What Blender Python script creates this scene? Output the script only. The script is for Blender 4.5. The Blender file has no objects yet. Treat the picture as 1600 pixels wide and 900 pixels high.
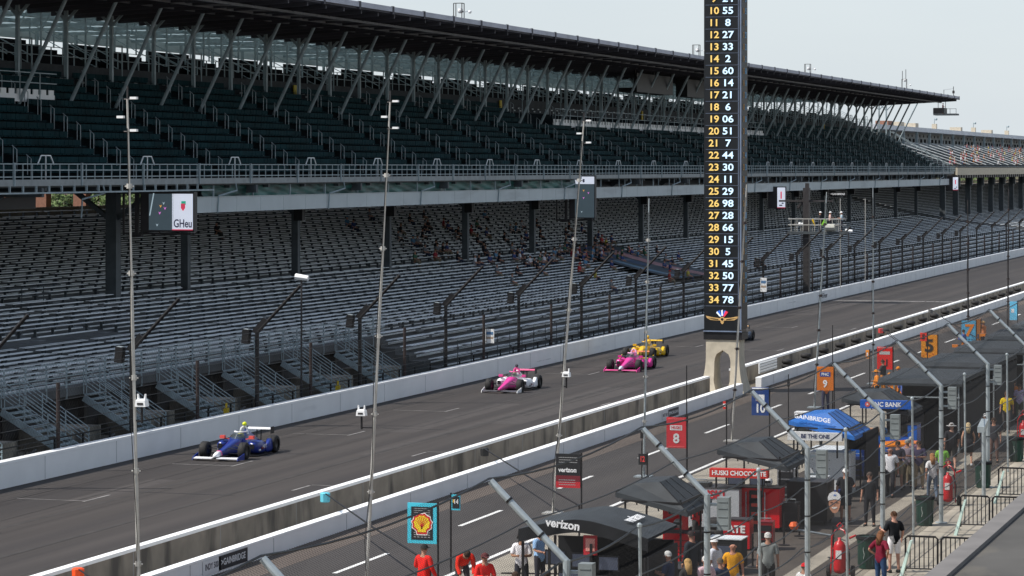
import bpy, bmesh, math, random
from mathutils import Vector, Matrix
random.seed(7)
C = bpy.context.scene
COL = C.collection
# ---------------------------------------------------------------- camera, sky, sun, exposure
A = math.radians(17.28); CA, SA, CH, FP = math.cos(A), math.sin(A), 11.4, 4500.0
cd = bpy.data.cameras.new('camera'); cam = bpy.data.objects.new('camera', cd); COL.objects.link(cam)
cam.location = (0, 0, CH); cam.rotation_euler = (math.pi/2, 0, A-math.pi/2)
cd.sensor_width = 36; cd.lens = FP/1600*36; cd.shift_y = (262-450)/1600; cd.clip_start = .5; cd.clip_end = 6000
C.camera = cam
SUN = Vector((-.62, 1.0, 1.46)).normalized()
sl = bpy.data.lights.new('sun', 'SUN'); so = bpy.data.objects.new('sun', sl); COL.objects.link(so)
sl.energy = 4.3; sl.angle = math.radians(.5); sl.color = (1, .955, .89)
so.location = (0, 60, 60); so.rotation_euler = SUN.to_track_quat('Z', 'Y').to_euler()
W = bpy.data.worlds.new('World'); C.world = W; W.use_nodes = True
nt = W.node_tree; bg = nt.nodes['Background']; sk = nt.nodes.new('ShaderNodeTexSky'); sk.sky_type = 'NISHITA'
sk.sun_disc = False; sk.sun_elevation = math.asin(SUN.z); sk.sun_rotation = math.atan2(SUN.x, SUN.y)
sk.air_density = 1.0; sk.dust_density = 1.2; sk.ozone_density = 1.5; sk.altitude = 200
tcw = nt.nodes.new('ShaderNodeTexCoord'); sx_ = nt.nodes.new('ShaderNodeSeparateXYZ'); rmp = nt.nodes.new('ShaderNodeValToRGB'); mixw = nt.nodes.new('ShaderNodeMixRGB')
nt.links.new(tcw.outputs['Generated'], sx_.inputs[0]); nt.links.new(sx_.outputs[2], rmp.inputs[0]); rmp.color_ramp.elements[0].color = (.93,.93,.93,1); rmp.color_ramp.elements[1].color = (.28,.28,.28,1); rmp.color_ramp.elements[1].position = .5
nzw = nt.nodes.new('ShaderNodeTexNoise'); nzw.inputs['Scale'].default_value = 5; nzw.inputs['Detail'].default_value = 4; mpw = nt.nodes.new('ShaderNodeMapping'); mpw.inputs['Scale'].default_value = (1,1,5)
nt.links.new(tcw.outputs['Generated'], mpw.inputs[0]); nt.links.new(mpw.outputs[0], nzw.inputs['Vector']); rcw = nt.nodes.new('ShaderNodeValToRGB'); nt.links.new(nzw.outputs['Fac'], rcw.inputs[0])
rcw.color_ramp.elements[0].position = .3; rcw.color_ramp.elements[1].position = .75; rcw.color_ramp.elements[0].color = (.93,.94,.955,1); rcw.color_ramp.elements[1].color = (1,1,1,1)
muw = nt.nodes.new('ShaderNodeMixRGB'); muw.blend_type = 'MULTIPLY'; muw.inputs[0].default_value = 1; muw.inputs[1].default_value = (4.75, 5.15, 5.42, 1); nt.links.new(rcw.outputs[0], muw.inputs[2]); nt.links.new(muw.outputs[0], mixw.inputs[2])
nt.links.new(rmp.outputs[0], mixw.inputs[0]); nt.links.new(sk.outputs[0], mixw.inputs[1]); mixw.inputs[2].default_value = (4.3, 4.8, 5.05, 1)
nt.links.new(mixw.outputs[0], bg.inputs[0]); bg.inputs[1].default_value = .12
C.view_settings.view_transform = 'Standard'; C.view_settings.look = 'None'; C.view_settings.exposure = .38; C.view_settings.gamma = 1
C.view_settings.use_curve_mapping = False
C.render.engine = 'CYCLES'; C.render.resolution_x = 1024; C.render.resolution_y = 576
C.cycles.max_bounces = 6; C.cycles.diffuse_bounces = 3; C.cycles.transparent_max_bounces = 8

# ---------------------------------------------------------------- helpers
def gnd(u, v, h=0):
    """point of the place at height h that the photo shows at u, v"""
    t = (u-800)/FP; Z = FP*(CH-h)/(v-262); X = t*Z
    return Z*CA+X*SA, Z*SA-X*CA
def aty(u, y):
    t = (u-800)/FP; Z = y/(SA-t*CA); return Z*(CA+t*SA), Z
def hz(v, Z): return CH-(v-262)*Z/FP

MATS = {}
def mat(name, col, rough=.65, metal=0, var=.18, scale=2.0, bump=0, stretch=(1,1,1), emit=0, spec=.4, streak=None):
    if name in MATS: return MATS[name]
    m = bpy.data.materials.new(name); m.use_nodes = True; N = m.node_tree.nodes; L = m.node_tree.links
    b = N['Principled BSDF']; b.inputs['Roughness'].default_value = rough; b.inputs['Metallic'].default_value = metal
    b.inputs['Specular IOR Level'].default_value = spec
    tc = N.new('ShaderNodeTexCoord'); mp = N.new('ShaderNodeMapping'); mp.inputs['Scale'].default_value = stretch
    L.new(tc.outputs['Object'], mp.inputs[0])
    no = N.new('ShaderNodeTexNoise'); no.inputs['Scale'].default_value = scale; no.inputs['Detail'].default_value = 6
    L.new(mp.outputs[0], no.inputs['Vector'])
    r = N.new('ShaderNodeValToRGB'); r.color_ramp.elements[0].position = .3; r.color_ramp.elements[1].position = .7
    c = col
    r.color_ramp.elements[0].color = (c[0]*(1-var), c[1]*(1-var), c[2]*(1-var), 1)
    r.color_ramp.elements[1].color = (min(1,c[0]*(1+var)), min(1,c[1]*(1+var)), min(1,c[2]*(1+var)), 1)
    L.new(no.outputs['Fac'], r.inputs[0]); out = r.outputs[0]
    if streak:      # (colour, mapping scale, threshold, amount): wear with a shape of its own
        mp2 = N.new('ShaderNodeMapping'); mp2.inputs['Scale'].default_value = streak[1]; L.new(tc.outputs['Object'], mp2.inputs[0])
        n2 = N.new('ShaderNodeTexNoise'); n2.inputs['Scale'].default_value = 1; n2.inputs['Detail'].default_value = 4; L.new(mp2.outputs[0], n2.inputs['Vector'])
        r2 = N.new('ShaderNodeValToRGB'); r2.color_ramp.elements[0].position = streak[2]; r2.color_ramp.elements[1].position = streak[2]+.14
        r2.color_ramp.elements[0].color = (0,0,0,1); r2.color_ramp.elements[1].color = (streak[3],)*3+(1,)
        L.new(n2.outputs['Fac'], r2.inputs[0])
        mx = N.new('ShaderNodeMixRGB'); L.new(r2.outputs[0], mx.inputs[0]); L.new(out, mx.inputs[1]); mx.inputs[2].default_value = (*streak[0], 1); out = mx.outputs[0]
    L.new(out, b.inputs['Base Color'])
    if emit:
        L.new(out, b.inputs['Emission Color']); b.inputs['Emission Strength'].default_value = emit
    if bump:
        bp = N.new('ShaderNodeBump'); bp.inputs['Strength'].default_value = bump; L.new(no.outputs['Fac'], bp.inputs['Height']); L.new(bp.outputs[0], b.inputs['Normal'])
    MATS[name] = m; return m
def M(n): return MATS[n]
def dye(col, kind='cloth'):
    n = kind+'_%02x%02x%02x' % tuple(int(255*c) for c in col)
    if kind == 'cloth': return mat(n, col, .85, var=.12, scale=6, spec=.2)
    if kind == 'paint': return mat(n, col, .3, var=.05, scale=1.5, spec=.5)
    if kind == 'board': return mat(n, col, .55, var=.05, scale=3)
    if kind == 'led': return mat(n, col, .4, var=.03, emit=.9)

TXT = {}
def textmesh(s, off=.018):
    if (s, off) in TXT: return TXT[s, off]
    c = bpy.data.curves.new('t', 'FONT'); c.body = s; c.size = 1; c.extrude = .01; c.offset = off; c.align_x = 'CENTER'; c.align_y = 'CENTER'; c.resolution_u = 3
    o = bpy.data.objects.new('t', c); COL.objects.link(o); dg = bpy.context.evaluated_depsgraph_get()
    me = bpy.data.meshes.new_from_object(o.evaluated_get(dg))
    vs = [v.co.copy() for v in me.vertices]; fs = [tuple(p.vertices) for p in me.polygons]
    bpy.data.objects.remove(o); bpy.data.curves.remove(c); bpy.data.meshes.remove(me)
    TXT[s, off] = (vs, fs); return vs, fs

class MB:
    def __init__(s): s.v = []; s.f = []; s.m = []; s.sm = False
    def add(s, vs, fs, m=0):
        b = len(s.v); s.v += [tuple(v) for v in vs]
        for f in fs: s.f.append(tuple(b+i for i in f)); s.m.append(m)
        return s
    def box(s, x0, x1, y0, y1, z0, z1, m=0):
        return s.add([(x,y,z) for z in (z0,z1) for y in (y0,y1) for x in (x0,x1)],
                     [(0,2,3,1),(4,5,7,6),(0,1,5,4),(2,6,7,3),(0,4,6,2),(1,3,7,5)], m)
    def hexa(s, p, m=0):   # 8 points: bottom 4 ring, top 4 ring
        return s.add(p, [(3,2,1,0),(4,5,6,7),(0,1,5,4),(1,2,6,5),(2,3,7,6),(3,0,4,7)], m)
    def bar(s, p, q, w, h=None, m=0):
        h = h or w; p = Vector(p); q = Vector(q); d = (q-p).normalized()
        a = d.cross(Vector((0,0,1)))
        if a.length < 1e-3: a = Vector((1,0,0))
        a.normalize(); b = a.cross(d).normalized(); a = a*w/2; b = b*h/2
        return s.hexa([p-a-b, p+a-b, p+a+b, p-a+b, q-a-b, q+a-b, q+a+b, q-a+b], m)
    def tube(s, pts, r, n=6, m=0, cap=True):
        pts = [Vector(p) for p in pts]; k = len(pts); rs = r if isinstance(r, (list,tuple)) else [r]*k
        b0 = len(s.v); ref = None; fs = []; vs = []
        for i, p in enumerate(pts):
            d = (pts[min(i+1,k-1)]-pts[max(i-1,0)]).normalized()
            if ref is None:
                ref = d.cross(Vector((0,0,1)))
                if ref.length < 1e-3: ref = d.cross(Vector((1,0,0)))
            a = (ref-d*ref.dot(d)).normalized(); ref = a; b = d.cross(a)
            for j in range(n):
                t = 2*math.pi*j/n; vs.append(p+(a*math.cos(t)+b*math.sin(t))*rs[i])
        for i in range(k-1):
            for j in range(n):
                fs.append((i*n+j, i*n+(j+1)%n, (i+1)*n+(j+1)%n, (i+1)*n+j))
        if cap: fs.append(tuple(reversed(range(n)))); fs.append(tuple((k-1)*n+j for j in range(n)))
        return s.add(vs, fs, m)
    def lathe(s, prof, cx=0, cy=0, n=12, m=0, z0=0):
        vs = []; fs = []; k = len(prof)
        for r, z in prof:
            for j in range(n): t = 2*math.pi*j/n; vs.append((cx+r*math.cos(t), cy+r*math.sin(t), z0+z))
        for i in range(k-1):
            for j in range(n): fs.append((i*n+j, i*n+(j+1)%n, (i+1)*n+(j+1)%n, (i+1)*n+j))
        fs.append(tuple(reversed(range(n)))); fs.append(tuple((k-1)*n+j for j in range(n)))
        return s.add(vs, fs, m)
    def ball(s, c, r, n=10, k=6, m=0):
        c = Vector(c); r = r if isinstance(r, (tuple,list)) else (r,r,r); vs = []; fs = []
        for i in range(k+1):
            ph = math.pi*i/k
            for j in range(n):
                t = 2*math.pi*j/n; vs.append(c+Vector((r[0]*math.sin(ph)*math.cos(t), r[1]*math.sin(ph)*math.sin(t), -r[2]*math.cos(ph))))
        for i in range(k):
            for j in range(n): fs.append((i*n+j, i*n+(j+1)%n, (i+1)*n+(j+1)%n, (i+1)*n+j))
        return s.add(vs, fs, m)
    def loft(s, secs, m=0, cap=True):
        n = len(secs[0]); vs = [p for q in secs for p in q]; fs = []
        for i in range(len(secs)-1):
            for j in range(n): fs.append((i*n+j, i*n+(j+1)%n, (i+1)*n+(j+1)%n, (i+1)*n+j))
        if cap: fs.append(tuple(reversed(range(n)))); fs.append(tuple((len(secs)-1)*n+j for j in range(n)))
        return s.add(vs, fs, m)
    def prism(s, poly, o, a, b, d, m=0):     # polygon (2D) in the plane o + a*x + b*y, thickness vector d
        o, a, b, d = map(Vector, (o,a,b,d)); n = len(poly)
        p = [o+a*x+b*y for x, y in poly]; q = [w+d for w in p]
        return s.add(p+q, [tuple(range(n)), tuple(reversed(range(n,2*n)))]+[(i, n+i, n+(i+1)%n, (i+1)%n) for i in range(n)], m)
    def text(s, t, o, right, up, size, m=0, sx=1.0, off=.018, depth=1):
        vs, fs = textmesh(t, off); o, right, up = Vector(o), Vector(right).normalized(), Vector(up).normalized(); nn = right.cross(up)
        return s.add([o+right*v.x*size*sx+up*v.y*size+nn*v.z*size*depth for v in vs], fs, m)
    def build(s, name, mats, parent=None, world=False, smooth=False, hide=False):
        mats = mats if isinstance(mats, (list,tuple)) else [mats]
        me = bpy.data.meshes.new(name); vs = s.v
        if world and parent is not None:
            l = parent.location
            if parent.parent is not None: l = l+parent.parent.location
            vs = [(x-l[0], y-l[1], z-l[2]) for x, y, z in vs]
        me.from_pydata(vs, [], s.f); me.validate()
        for k in mats: me.materials.append(M(k) if isinstance(k, str) else k)
        if len(mats) > 1 and len(me.polygons) == len(s.m): me.polygons.foreach_set('material_index', s.m)
        bm = bmesh.new(); bm.from_mesh(me); bmesh.ops.recalc_face_normals(bm, faces=bm.faces); bm.to_mesh(me); bm.free()
        if smooth: me.polygons.foreach_set('use_smooth', [True]*len(me.polygons))
        o = bpy.data.objects.new(name, me); COL.objects.link(o)
        if parent is not None: o.parent = parent
        return o
def tag(o, label=None, cat=None, group=None, kind=None):
    if label: o['label'] = label
    if cat: o['category'] = cat
    if group: o['group'] = group
    if kind: o['kind'] = kind
    return o
def thing(name, label, cat, loc=(0,0,0), rz=0, group=None):
    o = bpy.data.objects.new(name, None); COL.objects.link(o); o.location = loc; o.rotation_euler = (0,0,rz); o.empty_display_size = .2
    return tag(o, label, cat, group)
def dup(root, loc=None, rz=None, label=None, group=None):
    def cp(o, par):
        c = o.copy(); COL.objects.link(c); c.parent = par
        for ch in list(o.children): cp(ch, c)
        return c
    r = cp(root, None)
    if loc is not None: r.location = loc
    if rz is not None: r.rotation_euler = (0,0,rz)
    if label: r['label'] = label
    if group: r['group'] = group
    return r
def struct(name, mb, m, **k): return tag(mb.build(name, m, **k), kind='structure')

# ---------------------------------------------------------------- base materials
mat('track_asphalt', (.053,.046,.042), .78, var=.2, scale=.6, stretch=(.05,2.2,1), streak=((.036,.032,.031), (.008,.45,1), .46, .7), spec=.25)
mat('pit_asphalt', (.058,.052,.049), .8, var=.12, scale=.6, stretch=(.12,1.4,1), streak=((.085,.075,.067), (.02,.7,1), .56, .4), spec=.25)
mat('brown_asphalt', (.11,.09,.077), .85, var=.14, scale=.9, stretch=(.15,1,1), spec=.2)
mat('walk_asphalt', (.078,.066,.056), .85, var=.2, scale=.7, stretch=(.4,1,1), streak=((.055,.05,.045), (.35,.6,1), .58, .7), spec=.2)
mat('pale_concrete', (.31,.275,.22), .85, var=.22, scale=.6, bump=.1, streak=((.16,.14,.12), (.5,.5,1), .56, .6))
mat('white_wall', (.80,.80,.79), .55, var=.05, scale=.8, streak=((.5,.5,.5), (.25,.3,1.6), .62, .35))
mat('wall_cap', (.88,.88,.87), .5, var=.03, scale=2)
mat('stained_concrete', (.24,.21,.17), .9, var=.2, scale=1.2, streak=((.055,.05,.045), (.9,.9,.25), .5, .8))
mat('grass', (.05,.075,.02), .95, var=.35, scale=1.4, spec=.1)
mat('dirt', (.13,.11,.08), .95, var=.25, scale=.3, spec=.1)
mat('white_paint', (.78,.77,.74), .6, var=.12, scale=3)
mat('worn_paint', (.20,.19,.18), .7, var=.4, scale=2)
mat('steel_dark', (.05,.045,.045), .55, .3, var=.2)
mat('steel_black', (.014,.013,.014), .5, .2, var=.2)
mat('rust_steel', (.045,.032,.03), .7, .2, var=.3)
mat('galvanised', (.36,.40,.41), .45, .35, var=.14, scale=5)
mat('light_pole', (.5,.48,.44), .45, .4, var=.12, scale=4)
mat('stand_steel', (.29,.35,.37), .55, .2, var=.16, scale=2)
mat('stand_steel_dark', (.07,.08,.085), .6, .2, var=.2)
mat('bench_alu', (.74,.77,.78), .5, .15, var=.16, scale=1.3)
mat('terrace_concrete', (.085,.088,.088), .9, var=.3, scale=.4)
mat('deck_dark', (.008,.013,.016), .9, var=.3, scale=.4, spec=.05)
mat('brace_grey', (.16,.165,.18), .6)
mat('upper_seat', (.004,.026,.031), .7, var=.35, scale=.7, spec=.06)
mat('rear_seat', (.008,.009,.012), .7, var=.2, spec=.05)
mat('fascia_panel', (.46,.50,.50), .6, var=.06, scale=.5, streak=((.33,.35,.35), (.15,.15,1.2), .55, .5))
mat('roof_dark', (.06,.058,.07), .7, var=.35, scale=.25, stretch=(1,.3,1))
mat('roof_edge', (.42,.43,.48), .6, var=.15, scale=.6)
mat('tarp_green', (.02,.09,.08), .5, var=.8, scale=1.1, stretch=(.4,1,3.5), bump=.4)
mat('deck_edge', (.25,.27,.27), .6, var=.15)
mat('brick_red', (.26,.13,.09), .9, var=.2, scale=5)
mat('tan_concrete', (.50,.44,.34), .8, var=.12, scale=3, bump=.1)
mat('bark', (.07,.05,.035), .9, var=.3)
mat('leaf', (.075,.12,.03), .7, var=.45, scale=.8)
mat('rubber', (.017,.016,.016), .75, var=.15)
mat('carbon', (.015,.015,.017), .4, var=.1)
mat('black_fabric', (.014,.015,.017), .8, var=.3, scale=2, spec=.2)
mat('canopy_fabric', (.036,.042,.047), .7, var=.2, scale=2)
mat('plastic_green', (.012,.05,.035), .5, var=.2)
mat('ext_red', (.55,.015,.02), .35, var=.08)
mat('skin', (.42,.22,.15), .6, var=.08)
mat('shoe', (.02,.02,.02), .6)
mat('wire', (.03,.03,.03), .5, .4)
mat('mesh_wire', (.012,.012,.013), .7, .0)
mat('screen_black', (.008,.009,.011), .35, var=.2)
tm = bpy.data.materials.new('translucent_panel'); tm.use_nodes = True; N = tm.node_tree.nodes; L = tm.node_tree.links
tr = N.new('ShaderNodeBsdfTranslucent'); di = N['Principled BSDF']; di.inputs['Base Color'].default_value = (.5,.55,.55,1); di.inputs['Roughness'].default_value = .8
wv = N.new('ShaderNodeTexWave'); wv.inputs['Scale'].default_value = .5; wv.bands_direction = 'Y'; tcx = N.new('ShaderNodeTexCoord'); L.new(tcx.outputs['Object'], wv.inputs['Vector'])
rr = N.new('ShaderNodeValToRGB'); rr.color_ramp.elements[0].color = (.26,.32,.34,1); rr.color_ramp.elements[1].color = (.62,.69,.70,1); L.new(wv.outputs['Fac'], rr.inputs[0]); L.new(rr.outputs[0], tr.inputs['Color'])
mxs = N.new('ShaderNodeMixShader'); mxs.inputs[0].default_value = .2; L.new(tr.outputs[0], mxs.inputs[1]); L.new(di.outputs[0], mxs.inputs[2]); L.new(mxs.outputs[0], N['Material Output'].inputs['Surface'])
MATS['translucent_panel'] = tm  # lets sunlight through so the rear ceiling shows bright
gm = bpy.data.materials.new('tinted_glass'); gm.use_nodes = True; b = gm.node_tree.nodes['Principled BSDF']
b.inputs['Base Color'].default_value = (.06,.08,.09,1); b.inputs['Roughness'].default_value = .08; b.inputs['Alpha'].default_value = .55; MATS['tinted_glass'] = gm
# ---------------------------------------------------------------- ground, track, walls
NUM = 'one two three four five six seven eight nine ten eleven twelve thirteen fourteen fifteen sixteen seventeen eighteen nineteen twenty twenty-one twenty-two'.split()
ORD = 'first second third fourth fifth sixth seventh eighth ninth tenth eleventh twelfth thirteenth fourteenth fifteenth sixteenth seventeenth eighteenth nineteenth twentieth twenty-first twenty-second twenty-third twenty-fourth twenty-fifth twenty-sixth twenty-seventh twenty-eighth twenty-ninth thirtieth thirty-first thirty-second thirty-third thirty-fourth thirty-fifth thirty-sixth thirty-seventh thirty-eighth thirty-ninth fortieth forty-first forty-second forty-third forty-fourth forty-fifth forty-sixth forty-seventh forty-eighth forty-ninth fiftieth'.split()
def sheet(name, x0, x1, y0, y1, z, m):
    return struct(name, MB().add([(x0,y0,z),(x1,y0,z),(x1,y1,z),(x0,y1,z)], [(0,1,2,3)]), m)
sheet('ground', -300, 4000, -1500, 2500, -.012, 'dirt')
sheet('race_track', -100, 1500, 33.85, 47.55, 0, 'track_asphalt')
sheet('pit_lane', -100, 1500, 25.35, 31.9, 0, 'pit_asphalt')
sheet('pit_box_paving', -100, 1500, 21.7, 25.35, 0, 'pale_concrete')
sheet('pit_walkway', -100, 1500, 14.9, 21.7, 0, 'walk_asphalt')
sheet('fence_footing', -100, 1500, 6.6, 14.9, 0, 'pale_concrete')
sheet('median_strip', -100, 1500, 32.2, 33.6, 0, 'dirt')
sheet('verge', -100, 1500, 48.0, 52.0, 0, 'grass')
sheet('service_path', -100, 1500, 52.0, 54.0, 0, 'stained_concrete')
sheet('pit_lane_edge', -100, 1500, 30.6, 31.9, .004, 'brown_asphalt')
sheet('pale_kerb_strip', -100, 1500, 16.1, 16.65, .004, 'pale_concrete')
g = MB()
for k in range(60):
    x = 30+k*6; g.box(x, x+.03, 13.2, 14.9, .001, .004)
for y in (13.6, 14.75, 15.5, 17.1): g.box(20, 400, y, y+.035, .002, .006)
struct('paving_joints', g, 'steel_dark')
g = MB()
x0 = gnd(524, 896)[0]; pitch = gnd(717.5, 822)[0]-x0
k = -2
while x0+k*pitch < 600:
    a = x0+k*pitch; g.box(a, a+2.55*pitch/6.5, 28.72, 28.87, .004, .008); k += 1
for a, b in [(20,86),(89.5,91.0),(93.5,112),(114,400)]: g.box(a, b, 25.52, 25.68, .004, .008)
struct('pit_lane_markings', g, 'white_paint')
g = MB(); g.box(gnd(1400,471)[0], gnd(1400,471)[0]+.95, 33.9, 47.2, .003, .007)
struct('start_finish_line', g, 'worn_paint')
g = MB()
for u, v, s in [(134,783,1),(546,680,1),(697,643,1),(365,728,1),(487,758,-1),(922,585,1),(668,706,-1),(955,629,-1),(1075,600,-1),(1238,512,1),(1330,515,1),(1088,542,1),(1215,548,1)]:
    x, y = gnd(u, v); g.box(x-.035, x+.035, y, y+s*2.6, .004, .008); g.box(x-.2, x+1.9*s, y-.05, y+.05, .0045, .0085)
struct('grid_marks', g, 'worn_paint')
g = MB()
for (u, v, d) in [(60,763,7.5),(480,665,4),(600,669,3)]:
    x, y = gnd(u, v); g.box(x-.04, x+.04, y-d, y, .003, .0065)
struct('expansion_seams', g, 'steel_dark')

mat('joint_grey', (.3,.3,.3), .8); mat('scuff_grey', (.6,.6,.6), .7, var=.4, scale=4)
g = MB(); rt = random.Random(9)
for _ in range(34):
    xx = rt.uniform(60, 300); L_ = rt.uniform(25, 120); yy = rt.choice([rt.uniform(36.5,39.5), rt.uniform(40,46)]); w_ = rt.uniform(.08,.22); dy_ = rt.uniform(-1.1,1.1)
    g.prism([(0,0),(L_,dy_),(L_,dy_+w_),(0,w_)], (xx,yy,.0022+.00018*_), (1,0,0), (0,1,0), (0,0,.0001))
struct('tyre_marks', g, mat('tyre_mark', (.042,.037,.034), .8, var=.25, scale=1))
g = MB()
for _ in range(7):
    xx = rt.uniform(70, 260); yy = rt.uniform(34.5,45); L_ = rt.uniform(6,26); g.box(xx, xx+L_, yy, yy+rt.uniform(.6,2.2), .0003+.0002*_, .0005+.0002*_)
struct('asphalt_patches', g, mat('patch_asphalt', (.056,.048,.044), .8, var=.15, scale=2))
def wall(name, label, x0, x1, y0, y1, h, mbody, cap=.09, seg=6.1):
    t = thing(name, label, 'wall', (x0, (y0+y1)/2, 0))
    g = MB(); g.box(x0, x1, y0, y1, 0, h-cap); xx = x0+3
    while xx < min(x1, 420): g.box(xx, xx+.03, y0-.004, y1+.004, .02, h-cap-.01, 1); xx += 6.1
    rw = random.Random(int(y0*10)+int(x0))
    for _ in range(9 if mbody == 'white_wall' and y0 > 40 else 0):
        xx = rw.uniform(90, 400); L_ = rw.uniform(.6, 5); z = rw.uniform(.2, .6); g.prism([(0,0),(L_,rw.uniform(-.05,.05)),(L_,.03),(0,.02)], (xx,y0-.001,z), (1,0,0), (0,0,1), (0,-.003,0), 2)
    g.build('wall_body', [mbody, 'joint_grey', 'scuff_grey'], t, world=True)
    g = MB(); x = x0
    while x < x1:
        e = min(x+seg, x1); g.box(x, e-.012, y0-.012, y1+.012, h-cap+.002, h); x = e
    g.build('wall_cap', 'wall_cap', t, world=True); return t
w = wall('barrier_wall', 'long white outer retaining wall in front of the grandstand fence', -60, 1400, 47.6, 48.0, .95, 'white_wall')
wall('barrier_wall', 'stained grey inner wall with a white painted cap left of the tall scoring tower', -40, 141.6, 33.6, 33.85, .9, 'stained_concrete', .1)
wall('barrier_wall', 'stained grey inner wall with a white painted cap right of the tall scoring tower', 147, 1300, 33.6, 33.85, .9, 'stained_concrete', .1)
t = wall('barrier_wall', 'low white pit lane wall with lettered sponsor panels, left of the tower', -40, 141.6, 31.9, 32.2, .56, 'white_wall', .06)
wall('barrier_wall', 'low white pit lane wall right of the tower', 145.9, 1300, 31.9, 32.2, .56, 'white_wall', .06)
# lettered panels painted on the pit wall face
def wallpanel(u, y, z0, z1, wd, txt, bgc, fg, size, parent):
    x, Z = aty(u, y); g = MB()
    g.box(x, x+wd, y-.02, y-.012, z0, z1, 0)
    g.text(txt, (x+wd/2, y-.021, (z0+z1)/2), (1,0,0), (0,0,1), size, 1, sx=wd/size/max(3,len(txt))*1.45)
    g.build('lettering_panel', [dye(bgc,'board'), dye(fg,'board')], parent, world=True)
wallpanel(341, 31.9, .08, .48, 2.1, '▷ GAINBRIDGE'.replace('▷ ', '>'), (.02,.02,.025), (.7,.7,.7), .26, t)
wallpanel(316, 31.9, .08, .48, 1.25, 'INDY 500', (.7,.7,.7), (.05,.05,.07), .24, t)
wallpanel(1044, 31.9, .1, .46, 1.9, 'JPMORGAN', (.05,.05,.06), (.7,.7,.7), .2, t)
wallpanel(1034, 31.9, .1, .46, 1.1, 'INDY 500', (.7,.7,.7), (.05,.05,.07), .2, t)
wallpanel(1278, 47.6, .15, .8, 4.6, '| TAGHeuer', (.78,.78,.78), (.06,.06,.07), .6, w)
# white service panels and tyre stacks between the two inner walls
for k in range(21):
    x = 152+k*5.2
    if k == 0:
        t = thing('access_panel', 'white fenced access panel between the inner walls beside the tower', 'panel', (x,32.9,0)); g = MB()
        g.box(-2,2.5,0,.05,.45,1.0); g.build('board', 'white_wall', t)
        g = MB()
        for z in (.5,.65,.8,.95): g.bar((-2,-.05,z),(2.5,-.05,z),.02)
        g.build('wires', 'wire', t); continue
    t = thing('tyre_stack', 'dark tyre stack between the inner walls, number %s counting away from the tower' % NUM[k-1], 'tyres', (x,32.9,0), 0, 'tyre stacks between the inner walls')
    for j in range(3): MB().lathe([(.2,0),(.3,.03),(.33,.12),(.3,.22),(.2,.25)], z0=j*.26, n=12).build('tyre', 'rubber', t, smooth=True)

# ---------------------------------------------------------------- catch fences
def diag(g, x0, x1, p0, e1, L1, sp, r):
    """chain-link strands on the strip spanned by x and the unit vector e1 from p0, length L1"""
    e1 = Vector(e1); n = int((x1-x0)/sp)
    for i in range(n):
        for s in (1,-1):
            a = Vector((x0+i*sp, p0[0], p0[1])); b = a+Vector((s*L1,0,0))+e1*L1
            d = (b-a).normalized(); q = Vector((1,0,0)).cross(e1); w = d.cross(q)*r; q = q*r
            k = len(g.v); g.v += [tuple(a+w), tuple(a-w*.5+q*.87), tuple(a-w*.5-q*.87), tuple(b+w), tuple(b-w*.5+q*.87), tuple(b-w*.5-q*.87)]
            for f in ((0,1,4,3),(1,2,5,4),(2,0,3,5)): g.f.append(tuple(k+j for j in f)); g.m.append(0)
FY = 48.25
t = thing('catch_fence', 'tall black debris fence with angled arms standing behind the white outer wall', 'fence', (78.4, FY, 0))
x = 65.4; k = 0
while x < 700:
    g = MB()
    if k % 2 == 0:
        g.tube([(x,FY,0),(x,FY,4.2)], .09, 8); g.tube([(x,FY,4.15),(x,FY-2.05,6.25)], .072, 8)
        g.bar((x,FY+.1,4.15),(x,FY-.45,4.75),.12,.3)
        g.bar((x+.18,FY,.3),(x+.18,FY,4.1),.05)
    else: g.tube([(x,FY,0),(x,FY,3.35)], .078, 8)
    g.build('post', 'steel_black' if k % 2 == 0 else 'rust_steel', t, world=True)
    x += 6.5; k += 1
g = MB()
for z in (1.15,1.5,1.9,2.3,2.7,3.1,3.5,3.9,4.2): g.tube([(60,FY-.13,z),(700,FY-.13,z)], .013, 3)
for q in (.7,1.4,2.05): g.tube([(60,FY-q,4.2+q*1.02),(700,FY-q,4.2+q*1.02)], .009, 3)
g.build('cable', 'wire', t, world=True)
g = MB(); diag(g, 62, 330, (FY-.16,.95), (0,0,1), 3.2, .22, .0024)
g.build('chain_link', 'mesh_wire', t, world=True)
# speakers clamped beside the bends
g = MB(); g.box(-.15,.15,-.17,.15,-.31,.31); g.box(-.11,.11,-.185,-.17,-.27,.27); g.tube([(0,.2,.2),(.1,.2,.2)],.04)
sp0 = None
for k in range(18):
    x = 104.4+13*k
    if sp0 is None:
        sp0 = thing('horn_speaker', 'black loudspeaker box clamped to the debris fence beside the white timing light', 'speaker', (x-.2,FY+.42,4.0), 0, 'black loudspeakers on the far fence'); r = sp0
        g.build('cabinet', 'steel_black', r); h = MB().box(-.13,.13,-.1,.12,.31,.33); h.build('cap', 'galvanised', r)
        h = MB().bar((.1,-.1,0),(.25,-.4,.1),.06); h.build('bracket', 'steel_black', r)
        r.rotation_euler = (.12, 0, 0)
        r['label'] = 'black loudspeaker box clamped to the far debris fence, first from the left'
    else: dup(sp0, (x-.2,FY+.42,4.0), label='black loudspeaker box clamped to the far debris fence, %s from the left' % ORD[k])
for o in [o for o in COL.objects if o.name.startswith('horn_speaker')]: o.rotation_euler = (.12,0,0)

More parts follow.
